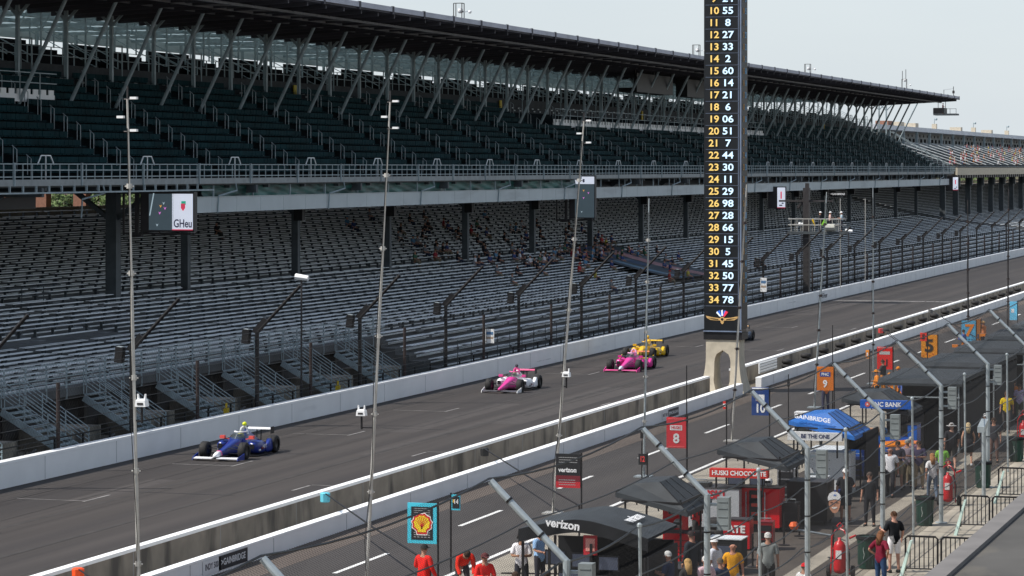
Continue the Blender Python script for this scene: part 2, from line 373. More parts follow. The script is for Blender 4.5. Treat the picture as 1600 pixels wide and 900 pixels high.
# pit fence
PY = 14.3
pf = thing('catch_fence', 'tall galvanised mesh fence with angled arms between the walkway and the pit boxes', 'fence', (49.2, PY, 0))
PX = [27.7+10.77*k for k in range(15)]
for i, x in enumerate(PX):
    g = MB(); g.tube([(x,PY,0),(x,PY,4.42)], .07, 10); g.tube([(x,PY,4.39),(x,PY+1.42,5.78)], .062, 10)
    g.lathe([(.2,0),(.2,.03),(.13,.04)], x, PY, 10)
    for z in (.9,1.8,2.7,3.6): g.lathe([(.08,0),(.08,.03)], x, PY, 10, z0=z, m=1)
    for q in (.45,1.05): g.tube([(x,PY+q,4.38+q),(x,PY+q+.03,4.41+q)], .072, 10, m=1)
    g.build('post', ['galvanised','steel_black'], pf, world=True)
    if x+5.4 < 180:
        g = MB(); g.tube([(x+5.39,PY,0),(x+5.1,PY,4.42)], .034, 8); g.lathe([(.055,0),(.055,.05),(.02,.08)], x+5.1, PY, 8, z0=4.4)
        g.build('post', 'galvanised', pf, world=True)
g = MB()
def sag(xa, xb, y, z, s, r, n=8): g.tube([(xa+(xb-xa)*i/n, y, z-s*4*(i/n)*(1-i/n)) for i in range(n+1)], r, 5, cap=False)
for i in range(len(PX)-1):
    a, b = PX[i], PX[i+1]; m_ = (a+b)/2
    sag(a, b, PY+1.45, 5.82, .2, .02)
    sag(a, b, PY+.72, 5.1, .12, .014)
    for p, q in ((a,m_),(m_,b)):
        sag(p, q, PY+.13, 4.36, .12, .022); 
        for z in (.5,1.1,1.9,2.6,3.4): sag(p, q, PY+.13, z, .06+.05*((i*7+int(z*10)) % 3), .016)
g.build('cable', 'wire', pf, world=True)
g = MB(); diag(g, 27, 118, (PY+.14,.08), (0,0,1), 4.3, .10, .0021)
diag(g, 27, 118, (PY+.14,4.38), (0,.7071,.7071), 1.95, .10, .0021)
diag(g, 116, 178, (PY+.14,.08), (0,0,1), 4.3, .7, .0022)
diag(g, 116, 178, (PY+.14,4.38), (0,.7071,.7071), 1.95, .7, .0022)
g.build('chain_link', 'mesh_wire', pf, world=True)
s0 = None
names = ['grey ribbed speaker cabinet on the fence post in front of the black arched tent', 'grey ribbed speaker cabinet on the fence post right of the black canopy over red cabinets',
 'grey ribbed speaker cabinet on the fence post in front of the white pit cart', 'grey ribbed speaker cabinet on the fence post in front of the blue bank cart',
 'grey ribbed speaker cabinet on the fence post right of the blue bank cart', 'grey ribbed speaker cabinet on the fence post in front of the long black tents', 'grey ribbed speaker cabinet on the farthest fence post at the right']
for i, nm in enumerate(names):
    x = PX[i+2]; loc = (x+.12, PY-.34, 4.02)
    if s0 is None:
        s0 = thing('speaker_cabinet', nm, 'speaker', loc, 0, 'grey speaker cabinets on the pit fence'); g = MB()
        g.box(-.12,.12,-.13,.13,-.36,.34)
        for z in (-.25,-.08,.1,.24): g.box(-.132,-.12,-.1,.1,z,z+.02)
        g.build('cabinet', mat('speaker_grey', (.17,.19,.19), .6), s0)
        h = MB(); h.box(.12,.18,-.1,.1,-.32,.3); h.build('grille', 'steel_black', s0)
        h = MB(); h.box(-.05,.05,.13,.3,.15,.2); h.box(-.05,.05,.13,.3,-.3,-.25); h.build('bracket', 'galvanised', s0)
    else: dup(s0, loc, label=nm)

# concrete parapet in the foreground (roof the photographer looks across)
g = MB(); y1 = 6.0; h1 = 6.1
g.add([(20,-20,h1-.06),(90,-20,h1-.06),(90,y1-.28,h1-.06),(20,y1-.28,h1-.06)], [(0,1,2,3)])
t = thing('roof_terrace', 'grey weathered concrete roof corner in the foreground at lower right', 'building', (55,0,0))
g = MB(); g.box(20,90,-20,y1-.28,h1-.4,h1-.06); g.build('roof_slab', mat('roof_concrete', (.062,.058,.052), .85, var=.4, scale=.45, bump=.15, streak=((.13,.115,.09), (.5,1.1,1), .54, .6)), t, world=True)
g = MB(); g.box(20,90,y1-.275,y1,h1-.5,h1); g.build('parapet_edge', mat('parapet', (.15,.14,.132), .8, var=.15, scale=1.5), t, world=True)
g = MB(); g.box(20,90,-19,y1-.4,0,h1-.402); g.build('wall', 'pale_concrete', t, world=True)
# ---------------------------------------------------------------- grandstand
X0, X1 = 88.0, 425.0
def by(n): return 54+.82*n
def bh(n): return 11.4-(355-7.4*n)*by(n)/2100
NR = 38
gs = thing('grandstand', 'huge covered double-deck grandstand with dark green upper seats along the far side of the track', 'grandstand', (X0,54,0))
gs2 = thing('grandstand', 'distant open grandstand with a pale roof parapet and scattered colourful spectators at the far right', 'grandstand', (432,54,0))
def terrace(xa, xb, par, name='lower_terrace'):
    g = MB()
    for n in range(NR):
        g.box(xa, xb, by(n), by(n)+.84, bh(n)-.5, bh(n))
    XE = 147.0
    if xa < XE: g.box(xa, XE, 53.0, 54.0, bh(0)-.35, bh(0)-.002)
    for k in range(1,6): g.box(max(xa,XE+.01), xb, by(-k), by(-k)+.84, -.3, bh(0)-.33*k)
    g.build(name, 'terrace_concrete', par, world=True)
    g = MB(); g.box(xa, xb, by(NR)+.02, by(NR)+2.2, bh(NR)-.6, bh(NR)-.25); g.box(xa, xb, by(NR)+2.0, by(NR)+2.2, bh(NR)-.25, bh(NR)+.35)
    g.build('rear_walkway', 'pale_concrete', par, world=True)
terrace(X0, X1+3, gs); terrace(X1+3.3, 900, gs2)
AP = 7.4
def covered(x, y):           # skewed strip of seats under printed covers
    f = (y-53)/15.0
    return 216.5+19*f-1 < x < 229.5+19*f and y < 68.6
small = []; parts = []
nb = 0
def bench(g, xa, xb, n):
    y, h = by(n), bh(n)
    g.box(xa, xb, y+.27, y+.57, h+.40, h+.44)
    g.box(xa, xb, y+.02, y+.12, h+.003, h+.06)
    x = xa+.4
    while x < xb: g.box(x, x+.05, y+.36, y+.5, h, h+.40, 1); x += 1.9
rest = MB(); rng = random.Random(3)
blocks = []
x = 110.6-3*AP
while x < X1-AP: blocks.append(x); x += AP
def extra_rows(g, xa, xb):
    for k in range(1,6):
        y, h = by(-k), bh(0)-.33*k; g.box(xa, xb, y+.27, y+.57, h+.40, h+.44); g.box(xa, xb, y+.02, y+.12, h+.003, h+.06); g.box(xa, xb, y-.03, y-.005, h-.2, h-.08); g.box(xa, xb, y+.6, y+.66, h+.2, h+.27)
for bi, xb in enumerate(blocks):
    if xb > 146: extra_rows(rest, xb+.55, xb+AP-.55)
    for n in range(NR):
        if n in (18,): continue
        xa_, xe_ = xb+.42, xb+AP-.42
        c = (xa_+xe_)/2
        if covered(c, by(n)+.4): continue
        if 8 <= n <= 10 and bi in (4,5): continue
        Z = c*CA+by(n)*SA
        # sections in view: nearest hundred become single benches
        uu = 800+FP*(c*SA-by(n)*CA)/Z
        if nb < 100 and n <= 17 and bi in (2,3,4,5,6,7) and uu > -20:
            g = MB(); bench(g, xa_, xe_, n); g.build('bench', ['bench_alu','stand_steel_dark'], gs, world=True); nb += 1
        else: bench(rest, xa_, xe_, n)
tag(rest.build('bench_rows', ['bench_alu','stand_steel_dark'], gs, world=True), kind='stuff')
rest = MB(); x = X1+4
while x < 760:
    for n in range(0,NR,1):
        y, h = by(n), bh(n); rest.box(x+.6, x+11.4, y+.3, y+.56, h+.4, h+.44)
    extra_rows(rest, x+.6, x+11.4); x += 12
tag(rest.build('bench_rows', 'bench_alu', gs2, world=True), kind='stuff')
# aisle steps, mid walkway rail, front guard and stairs
g = MB()
for xb in blocks:
    for n in range(0,NR,1): g.box(xb-.42, xb+.42, by(n)-.38, by(n)-.002, bh(n)-.19, bh(n)-.09)
g.build('aisle_steps', mat('step_grey', (.19,.2,.2), .8), gs, world=True)
g = MB(); y = by(18)+.1; h = bh(18)
for z in (.55,1.0): g.tube([(X0,y,h+z),(140,y,h+z)], .025, 5)
x = X0
while x < 140: g.tube([(x,y,h),(x,y,h+1)], .025, 5); x += 2.5
g.build('walkway_rail', 'stand_steel_dark', gs, world=True)
g = MB(); h = bh(0)-.35
for z in (.5,.68,.86,1.04,1.22,1.42): g.bar((X0,52.98,h+z),(147,52.98,h+z), .03,.05)
x = X0
while x < 147: g.bar((x,53.02,h-.1),(x,53.02,h+1.45), .06); x += 1.85
g2_ = MB(); x = 147.5
for z in (1.1,1.5,1.9): g2_.bar((147,49.75,z),(X1,49.75,z),.02,.025)
while x < X1: g2_.bar((x,49.75,0),(x,49.75,1.95),.035); x += 2.4
g2_.build('lower_guard', 'stand_steel_dark', gs, world=True)
g.build('front_guard', 'stand_steel', gs, world=True)
g = MB(); g.box(X0,147,53.6,53.8,0,h-.02); g.build('front_wall', mat('recess_shade', (.03,.03,.032), .9), gs, world=True)  # near-black colour painted for the shade of the void under the front
g = MB(); g.box(X0,147,53.05,53.5,h-.1,h-.02); 
x = X0
while x < 147: g.box(x,x+.3,53.1,53.4,0,h-.1); x += 7.4
g.build('front_beam', 'steel_black', gs, world=True)
stairs = []
for k in range(-3, 5):
    x = 110.6+7.4*k; st = MB(); ns = 11; y0, y1 = 52.95, 49.9
    for i in range(ns):
        a = y0+(y1-y0)*i/ns; z = h*(1-i/ns); st.box(x-.75, x+.75, a-.3, a, z-.06, z)
    for s in (-.78,.78):
        st.bar((x+s,y0,h-.15),(x+s,y1,-.0+.05), .06,.28)
        for q in (.45,.62,.79,.96,1.12): st.bar((x+s,y0,h+q),(x+s,y1,q), .03)
        for i in range(4): a = y0+(y1-y0)*i/3; z = h*(1-i/3); st.bar((x+s,a,z),(x+s,a,z+1.14), .04)
    st.box(x-.95,x+.95,49.0,49.95,0,.04)
    st.build('staircase', 'stand_steel', gs, world=True)
    r = MB(); r.box(x+1.6,x+4.6,51.2,53.4,0,.85); r.build('concrete_plinth', 'stained_concrete', gs, world=True)
# low black rail and a few kit items on the verge
t = thing('verge_rail', 'low black railing running along the grass between outer wall and grandstand', 'railing', (90,49.4,0)); g = MB()
for z in (.55,1.05): g.bar((90,49.35,z),(330,49.35,z),.05)
g.build('rail', 'steel_black', t, world=True); x = 90
while x < 330: MB().bar((x,49.35,0),(x,49.35,1.07),.07).build('post', 'steel_black', t, world=True); x += 2.46
for ci_, (u, v) in enumerate([(52,703),(175,680),(305,655),(380,640),(720,583),(1010,520)]):
    x, y = aty(u, 49.9)[0], 49.9
    tag(MB().box(-.5,.5,-.3,.3,0,.35).box(-.35,.4,-.2,.25,.35,.5).tube([(-.4,0,.5),(.4,.1,.62)],.06).build('cable_box', 'steel_black'), 'black cable box lying on the verge behind the outer wall, %s from the left' % ORD[ci_], 'box', 'black cable boxes behind the outer wall').location = (x, y, 0)
for (u, lab) in [(357,'yellow slender marker on the verge behind the left part of the wall'),(523+8,'yellow slender marker on the verge just left of the thick leaning mast')]:
    x = aty(u, 49.0)[0]; o = MB().box(-.14,.14,-.08,.08,.1,.95).tube([(0,0,0),(0,0,1.15)],.05).build('marker_post', dye((.6,.42,.02),'board')); tag(o, lab, 'marker'); o.location = (x, 49.1, 0)
# lower columns
for x in [128.0, 145.6]+[155.5+17.5*k for k in range(16)]:
    n = 18; g = MB(); y = 68.4; big = x < 150; w = .32 if big else .22
    g.box(x-w, x+w, y-w, y+w, bh(17)-.3, 10.3)
    g.bar((x,y,8.4),(x,y-2.6,10.3), .25,.25); g.bar((x,y,8.4),(x,y+2.6,10.3), .25,.25)
    g.box(x-.14,x+.14,63.9,78,9.95,10.4)
    g.build('column', 'stand_steel_dark', gs, world=True)
    if not big:
        s = MB(); s.box(x-.9,x-.4,67.6,68.2,8.0,9.1); s.build('hanging_speaker', 'steel_black', gs, world=True)
for x in [128.0]: 
    g = MB(); g.box(x-3, x+5, 66.8, 67.6, 9.3, 9.9); g.build('duct', 'steel_black', gs, world=True)
# upper deck
g = MB(); g.box(X0,X1,64.15,86,10.42,10.62); 
x = X0
while x < X1: g.box(x,x+.25,64.2,80,10.25,10.42); x += 5.83
g.build('upper_floor', 'stand_steel_dark', gs, world=True)
g = MB(); g.box(X0,X1,63.95,64.15,10.5,10.82); g.build('deck_edge', 'deck_edge', gs, world=True)
# left part: open truss under the deck edge
XJ = 149.0
g = MB(); g.box(X0,XJ,63.8,63.95,10.12,10.2)
x = X0; i = 0
while x < XJ-2:
    g.bar((x,63.87,10.16),(x,63.87,10.5),.09); x += 1.4; i += 1
g.build('edge_truss', 'stand_steel', gs, world=True)
# right part: long pale panels hung below the deck, tarpaulin and short hangers above them
g = MB(); x = 146.0; k = 0
while x < X1-3:
    L_ = 3.6; g.box(x, x+L_-.03, 64.2, 64.3, 8.88, 9.72); x += L_
g.build('pale_fascia', 'fascia_panel', gs, world=True)
g = MB(); g.box(146,X1-3,64.18,64.36,9.725,9.78); g.build('fascia_trim', 'galvanised', gs, world=True)
g = MB(); rng = random.Random(5); xs = [149+i*.45 for i in range(int((231-149)/.45))]
vs = []; fs = []
for i, x in enumerate(xs):
    for j in range(6):
        z = 9.78+j*.125; y = 64.5+.05*math.sin(x*2.1+j*1.7)+.06*rng.random(); vs.append((x,y,z))
for i in range(len(xs)-1):
    for j in range(5): a = i*6+j; fs.append((a,a+6,a+7,a+1))
g.add(vs, fs); g.build('green_tarpaulin', 'tarp_green', gs, world=True, smooth=True)
g = MB(); x = 150
while x < X1-3:
    g.bar((x,64.3,9.75),(x,64.3,10.5),.09); 
    if x > 232: g.bar((x+1.9,64.3,9.75),(x+1.9,64.3,10.5),.07)
    x += 5.83
g.build('fascia_hanger', 'stand_steel', gs, world=True)
g = MB(); g.box(149,X1,66.5,66.6,8.9,10.42); g.build('soffit_panel', 'steel_black', gs, world=True)
x = 100
while x < X1:
    g = MB(); g.tube([(x,64.0,10.6),(x,63.9,10.1),(x-2.2,64.1,9.8),(x-2.2,64.15,8.85)],.05,5); x += 17.5
    g.build('downpipe', 'stand_steel', gs, world=True)
# upper railing
RT = 11.58
g = MB(); 
for z in (RT, 11.28, 10.95): g.bar((X0,63.98,z),(X1+2,63.98,z),.05)
x = X0
while x < X1+2: g.bar((x,63.98,10.8),(x,63.98,RT),.045); x += 1.0
x = X0
while x < X1: g.bar((x,63.93,10.5),(x,63.93,RT+.06),.1); x += 7.4
g.build('upper_railing', 'stand_steel', gs, world=True)
# upper seats
UR = 13
def uy(n): return 64.9+.78*n
def uh(n): return 10.75+.455*n
g = MB()
for n in range(UR): g.box(X0, X1, uy(n)-.02, uy(n)+.76, uh(n)-.5, uh(n))
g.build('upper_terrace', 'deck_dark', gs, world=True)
AU = 12.0; aisles = []
x = 164.9-6*AU
while x < X1-2: aisles.append(x); x += AU
def seats(g, xa, xb, y, h, nn=None):
    n = int((xb-xa)/.5)
    for i in range(n):
        x = xa+i*.5; d = rng.uniform(-.01,.01)
        g.box(x+.015, x+.485, y+.42+d, y+.47+d, h+.47, h+.76); g.box(x+.05, x+.45, y+.08, y+.42, h+.40, h+.44)
rest = MB(); cnt = 0
for ai, xa in enumerate(aisles):
    for n in range(UR):
        a, b = xa+.6, xa+AU-.6
        if n >= 9 and (b < aty(83,72)[0] or aty(864,72)[0]-3 < (a+b)/2 < aty(1192,72)[0]): continue
        if cnt < 98 and 0 <= ai <= 8:
            g = MB(); seats(g, a, b, uy(n), uh(n)); g.build('seat_row', 'upper_seat', gs, world=True); cnt += 1
        else: seats(rest, a, min(b, X1-1), uy(n), uh(n))
tag(rest.build('seat_rows', 'upper_seat', gs, world=True), kind='stuff')
mat('rail_grey', (.30,.34,.36), .5, .2)
for xa in aisles:
    g = MB()
    for n in range(0, UR-1):
        y, h = uy(n), uh(n)
        g.tube([(xa-.1,y+.05,h),(xa-.1,y+.05,h+1.1),(xa-.1,y+.3,h+1.3),(xa+.25,y+.42,h+1.2),(xa+.25,y+.42,h+.3)], .023, 5)
        g.box(xa-.45,xa+.45,y-.3,y-.02,h-.25,h-.2,1)
    g.build('aisle_handrail', ['rail_grey','upper_seat'], gs, world=True)
for xa in aisles:
    g = MB()
    for p in ((-.9,10.8,-.5,RT+.42),(.9,10.8,.5,RT+.42)): g.bar((xa+p[0],64.2,p[1]+.75),(xa+p[2],64.2,p[3]),.05)
    g.bar((xa-.5,64.2,RT+.42),(xa+.5,64.2,RT+.42),.05); g.bar((xa,64.2,10.8),(xa,64.2,RT+.42),.05)
    g.build('aisle_gate_hoop', 'bench_alu', gs, world=True)
# rows of white panels at the back of the upper deck
for (ua, ub) in [(-40,83),(864,1192)]:
    xa, xb = aty(ua,72)[0], aty(ub,72)[0]; g = MB(); h = uh(9)+.25; g.box(xa,xb,71.9,72.0,h-.1,h+.32); x = xa
    while x < xb-.5: g.box(x,x+.6,71.92,71.98,h+.32,h+.6); x += .95
    g.build('white_seat_panel', 'white_wall', gs, world=True)
    g = MB(); 
    for z in (.95,1.5): g.bar((xa,71.8,h+z),(xb,71.8,h+z),.05)
    x = xa
    while x < xb: g.bar((x,71.8,h),(x,71.8,h+1.5),.05); x += 2.4
    g.build('guard_rail', 'stand_steel', gs, world=True)
# struts and columns carrying the roof
SX = [178.06+6.12*k for k in range(-14,41)]
for k, x in enumerate(SX):
    if x > 424: break
    g = MB(); g.tube([(x,72.0,14.9),(x,68.75,21.42)], .115, 8); g.build('roof_strut', 'stand_steel', gs, world=True)
    xc = x+4.54
    g = MB(); g.box(xc-.1,xc+.1,74.3,74.5,15.9,21.0); g.bar((xc,74.4,19.9),(xc,73.3,21.0),.14); g.bar((xc,74.4,19.9),(xc,75.5,21.0),.14)
    g.build('roof_column', 'stand_steel', gs, world=True)
# roof: front slab with ribs, edge and rear bay made translucent to brighten its ceiling
RX0, RX1 = 88, 417
g = MB(); g.hexa([(RX0,62.05,21.25),(RX1,62.05,21.25),(RX1,76.5,20.95),(RX0,76.5,20.95),(RX0,62.05,21.55),(RX1,62.05,21.55),(RX1,76.5,21.9),(RX0,76.5,21.9)])
x = RX0+1
while x < RX1:
    g.hexa([(x,62.3,21.0),(x+.2,62.3,21.0),(x+.2,76,20.3),(x,76,20.3),(x,62.3,21.27),(x+.2,62.3,21.27),(x+.2,76,20.98),(x,76,20.98)]); x += 3.06
g.build('roof', 'roof_dark', gs, world=True); g = MB()
for y in (64.5,67,69.5,72,74.2): g.box(RX0,RX1,y,y+.15,20.75,20.9)
for k, x in enumerate(SX):
    if x < RX1-6: g.bar((x,68.7,20.9),(x+3,64.5,20.9),.12); g.bar((x+3,64.5,20.9),(x+6.1,68.7,20.9),.12)
g.build('roof_brace', 'brace_grey', gs, world=True)
g = MB(); x = RX0
while x < RX1-.1:
    e = min(x+6.12, RX1); g.box(x,e-.3,61.93,62.03,21.36,21.68); g.box(e-.3,e,61.9,62.03,21.2,21.72,1); x = e
g.build('roof_edge_panel', ['roof_edge','roof_dark'], gs, world=True)
g = MB(); g.box(RX0,RX1-4,76.55,92,21.05,21.12); g.build('translucent_roof', 'translucent_panel', gs, world=True)
g = MB()
for y in (78.5,82,86): g.box(RX0,RX1-4,y,y+.18,20.8,21.03)
x = RX0
while x < RX1-5: g.box(x,x+.16,76.6,92,20.8,21.02); g.box(x+.02,x+.22,90.2,90.4,15,20.8); g.bar((x,76.8,20.6),(x+3,80,20.9),.1); x += 6.12
g.build('rear_frame', 'stand_steel', gs, world=True)
# concourse behind the upper deck
g = MB(); g.box(X0,X1,75.0,92,15.3,15.6); g.box(X0,X1,76.2,76.35,15.6,17.5)
g.build('concourse', mat('concourse_dark', (.045,.05,.055), .8), gs, world=True)
g = MB(); 
for n in range(6): g.box(X0,X1,76.4+.8*n,77.22+.8*n,16.3,16.9+.3*n)
g.build('rear_terrace', 'stand_steel_dark', gs, world=True)
g = MB(); x = X0+2; rngk = random.Random(11)
while x < X1-8:
    L_ = 9.2
    for n in range(5):
        for i in range(int((L_-n*.45)/.5)): 
            xx = x+i*.5; g.box(xx+.02,xx+.48,76.9+.8*n,76.98+.8*n,17.2+.3*n,17.95+.3*n)
    x += 12.24
g.build('rear_seats', 'rear_seat', gs, world=True)
g = MB()
for z in (18.0,18.5): g.bar((X0,76.25,z),(X1,76.25,z),.04)
x = X0
while x < X1:
    g.bar((x,76.25,15.6),(x,76.25,18.5),.06)
    x += 1.53
x = X0
while x < X1:    # vomitory frames and inclined handrails
    for q in (0,1.4): g.bar((x+q,75.9,15.6),(x+q,75.9,18.9),.07)
    g.bar((x,75.9,18.9),(x+1.4,75.9,18.9),.07)
    for q in (-.9,2.2): g.bar((x+q,76.3,17.9),(x+q,81.0,20.3),.06); g.bar((x+q,76.3,17.4),(x+q,81.0,19.8),.05)
    g.bar((x-1,81.0,18.9),(x-1,81.0,20.6),.08); g.bar((x+2.3,81.0,18.9),(x+2.3,81.0,20.6),.08)
    x += 12.24
g.build('concourse_rail', 'stand_steel', gs, world=True)
g = MB(); x = X0; 
while x < X1:    # pale boxes painted in for the stairs' light slits, plus square plates
    for q in (1.2,3.1,4.9): 
        for j in range(5): g.box(x+q+j*.55, x+q+j*.55+.4, 76.08, 76.12, 16.9-.22*j, 17.0-.22*j) if (int(x*3)+j) % 3 else None
    g.box(x+8.2,x+8.6,75.0,75.1,15.75,16.15); g.box(x+2.2,x+2.6,75.0,75.1,15.75,16.15)
    x += 6.12
g.build('light_slit_plate', mat('slit_plate_grey', (.62,.66,.66), .6), gs, world=True)
x = X0+6
while x < X1: MB().box(x,x+.5,75.95,76.05,16.0,17.3).build('yellow_sign', dye((.55,.40,.03),'board'), gs, world=True); x += 48.9
# hanging box under the roof near the tower
xa = aty(992,70)[0]; g = MB(); g.box(xa,xa+14,69.8,71.6,18.6,19.0); g.box(xa,xa+14,69.8,69.95,19.0,20.4); g.box(xa+20,xa+28,69.8,71,18.6,20.4)
for q in (0,7,14): g.bar((xa+q,70,19),(xa+q,70,21),.15)
g.build('roof_gantry', 'steel_black', gs, world=True)
g = MB(); x = RX0+1.5
while x < RX1-4: g.box(x,x+.1,78.4,78.5,16.9,20.9); g.bar((x,78.45,19.6),(x+1.5,78.45,20.9),.07); x += 3.06
g.build('rear_post', 'stand_steel', gs, world=True)
MB().box(RX0,RX1-4,91.6,91.8,20.35,21.04).build('sky_gap_beam', 'fascia_panel', gs, world=True)  # added across the back to cover the bright sky gap under the roof
# small masts on the roof
for (u, v, hh, lab) in [(717,28,1.15,'camera mast with a lamp in a small cage on the roof edge, leftmost'),(1088,88,1.1,'camera mast on the roof edge just left of the tall scoring tower'),(1262,116,1.1,'white camera mast on the roof edge right of the tall scoring tower'),(1413,138,2.6,'thin tall aerial pair on the roof edge near its far end')]:
    x, Z = aty(u, 62.6); z = 21.7; t = thing('roof_mast', lab, 'mast', (x,62.6,z-.1)); g = MB()
    for a in (-.25,.25):
        for b in (-.3,.3): g.bar((a,b,0),(a,b,hh*(1 if hh < 2 else .5)),.05)
    g.bar((-.25,-.3,hh*.5),(.25,-.3,hh*.5),.04); g.bar((-.25,-.3,hh*(1 if hh<2 else .5)),(.25,-.3,hh*(1 if hh<2 else .5)),.05); g.bar((-.25,.3,hh*(1 if hh<2 else .5)),(-.25,-.3,hh*(1 if hh<2 else .5)),.05)
    if hh > 2: g.tube([(0,-.2,1),(0,-.2,hh)],.04,5); g.tube([(0,.25,1),(0,.25,hh-.2)],.04,5)
    g.build('cage', 'steel_dark', t); g = MB(); g.ball((0,-.1,hh*.35+.25),.2); g.bar((0,-.1,.5),(0,-.75,.6),.04); g.ball((0,-.8,.55),.12)
    g.build('camera_head', 'white_wall', t)
t = thing('roof_mast', 'thin weather aerial at the far tip of the grandstand roof', 'mast', (415,62.5,21.6)); g = MB(); g.tube([(0,0,0),(0,0,1.5)],.05,5); g.tube([(-9,0,0),(-9,0,.8)],.04,5); g.tube([(-9,0,.75),(0,0,1.2)],.015,3); g.build('rod', 'steel_dark', t)
g = MB(); g.box(-.15,.15,-.15,.15,.5,.9); g.build('head', 'steel_dark', t)
# camera platform hanging below the roof end
x, Z = aty(1475, 66); t = thing('camera_platform', 'small dark camera platform hanging below the far end of the grandstand roof', 'platform', (x,66,hz(180,Z)))
g = MB(); g.box(0,3,-1.8,1.6,0,.25); g.build('floor', 'stand_steel_dark', t); g = MB(); g.box(0,3,.0,1.6,.25,1.1); g.build('screen_panel', 'steel_black', t)
g = MB()
for y_ in (-1.8,-.9,0,1.6):
    g.bar((0,y_,.2),(0,y_,1.0),.06); 
for y_ in (-.2,.9): g.bar((.2,y_,1),(.2,y_,2.4),.08)
g.bar((0,-1.8,.95),(0,0,.95),.06); g.build('railing', 'stand_steel_dark', t)
# printed cover over the seats
def bowl(x, y, e): n = (y-54)/.82; return (x, y, bh(n)+e)
def strip(name, a0, a1, e, m, y0=54.2, y1=68.3, seg=12):
    vs = []; fs = []
    for i in range(seg+1):
        y = y0+(y1-y0)*i/seg; o = 216.5+19*(y-53)/15
        vs += [bowl(o+a0, y, e), bowl(o+a1, y, e), bowl(o+a1, y, e-.04), bowl(o+a0, y, e-.04)]
    g = MB(); 
    g.loft([vs[i*4:i*4+4] for i in range(seg+1)]); return g.build(name, m, cov, world=True)
cov = thing('seat_cover', 'long printed dark blue and faded red cover stretched over the seats behind the fence', 'cover', (225,60,bh(7)))
strip('dark_sheet', 0, 13, .5, mat('cover_dark', (.045,.06,.075), .8, var=.3, scale=1))
strip('red_stripe', 7.5, 10.2, .515, mat('cover_red', (.34,.18,.19), .8, var=.3, scale=1.5))
strip('pale_stripe', 1.3, 2.6, .515, mat('cover_pale', (.12,.2,.27), .8, var=.3, scale=1.5), 54.4, 63)
strip('blue_stripe', 4.4, 6.4, .515, mat('cover_blue', (.04,.07,.13), .8, var=.3, scale=1.5), 60, 68)
# video screens under the deck edge
def screen(u1, y1, wy, v0, v1, lab, big=False, strip_v=None):
    x, Z = aty(u1, y1); z0, z1 = hz(v1, Z), hz(v0, Z); H = z1-z0
    t = thing('video_screen', lab, 'screen', (x+.3, y1+wy/2, z0))
    g = MB(); g.box(.0,.45,-wy/2-.06,wy/2+.5,-.1,H+.1); g.bar((.2,wy/2+.5,-.3),(.2,wy/2+1.2,-.3),.12); g.bar((.2,-wy/2,-.2),(.2,wy/2+1.6,-.2),.1); g.bar((.2,wy/2+.8,-.3),(.2,wy/2+.8,H+.2),.2); g.bar((.2,wy/2+1.6,-.3),(.2,wy/2+1.6,H+.2),.1)
    g.build('housing', 'steel_dark', t)
    g = MB(); f = -.012; road = dye((.035,.05,.06),'led'); wh = mat('led_white', (.62,.65,.74), .5, var=.03, emit=.62)
    def R(y0, y1_, a, b, m, e=0): g.box(f-e-.008, f-e, -y1_*wy+wy/2, -y0*wy+wy/2, a*H, b*H, m)   # y 0..1 left to right as seen
    cols = [road, wh, mat('led_green', (.02,.35,.22), .5, emit=.6), mat('led_red', (.62,.05,.1), .5, emit=.6), dye((.02,.02,.04),'led'), dye((.25,.32,.36),'led'), dye((.6,.3,.05),'led'), dye((.55,.15,.5),'led')]
    if big:
        R(0, .56, 0, 1, 0); R(.53, 1, 0.02, 1, 1); 
        R(.74,.84,.70,.80,2,.004); g.prism([(.08,.20),(-.12,.20),(-.12,-.02),(-.02,-.17),(.08,-.02)], (f-.014, wy/2-.77*wy, H*.62), (0,1.25,0), (0,0,1.1), (-.004,0,0), 3)
        g.box(f-.02,f-.014,-.84*wy+wy/2,-.74*wy+wy/2,.74*H,.79*H,2)
        g.text('GHeu', (f-.016, wy/2-.775*wy, .175*H), (0,-1,0), (0,0,1), .62, 4, sx=.72)
        R(.53,1,0,.025,3,.003)
        g.prism([(0,0),(.05,0),(.22,.9),(.17,.9)], (f-.01, wy/2-.02, H*.4), (0,-1.4,0), (0,0,1.35), (-.003,0,0), 5)
        cars = [(.27,.66,6),(.37,.6,7),(.25,.47,7),(.19,.14,5),(.34,.74,5)]
    else:
        R(0,1,0,1,0); R(0,1,.82,1,1,.002); R(.4,.5,.86,.94,4,.006); cars = [(.45,.66,6),(.7,.6,7),(.45,.48,7),(.35,.14,5)]
    for a, b, c in cars:
        p = (wy/2-a*wy, b*H); g.prism([(0,-.09),(.03,-.02),(.08,.08),(0.02,.03),(-.02,.03),(-.08,.08),(-.03,-.02)], (f-.016,p[0],p[1]), (0,1,0), (0,0,1), (-.004,0,0), c)
    g.build('display', cols, t)
    return t
screen(298, 62.9, 2.6, 303, 360, 'large video screen with green and red shield logo below the deck edge at left', True)
screen(927, 62.9, 1.62, 276, 340, 'tall narrow video screen showing cars on grey under a white strip, behind the leaning mast')
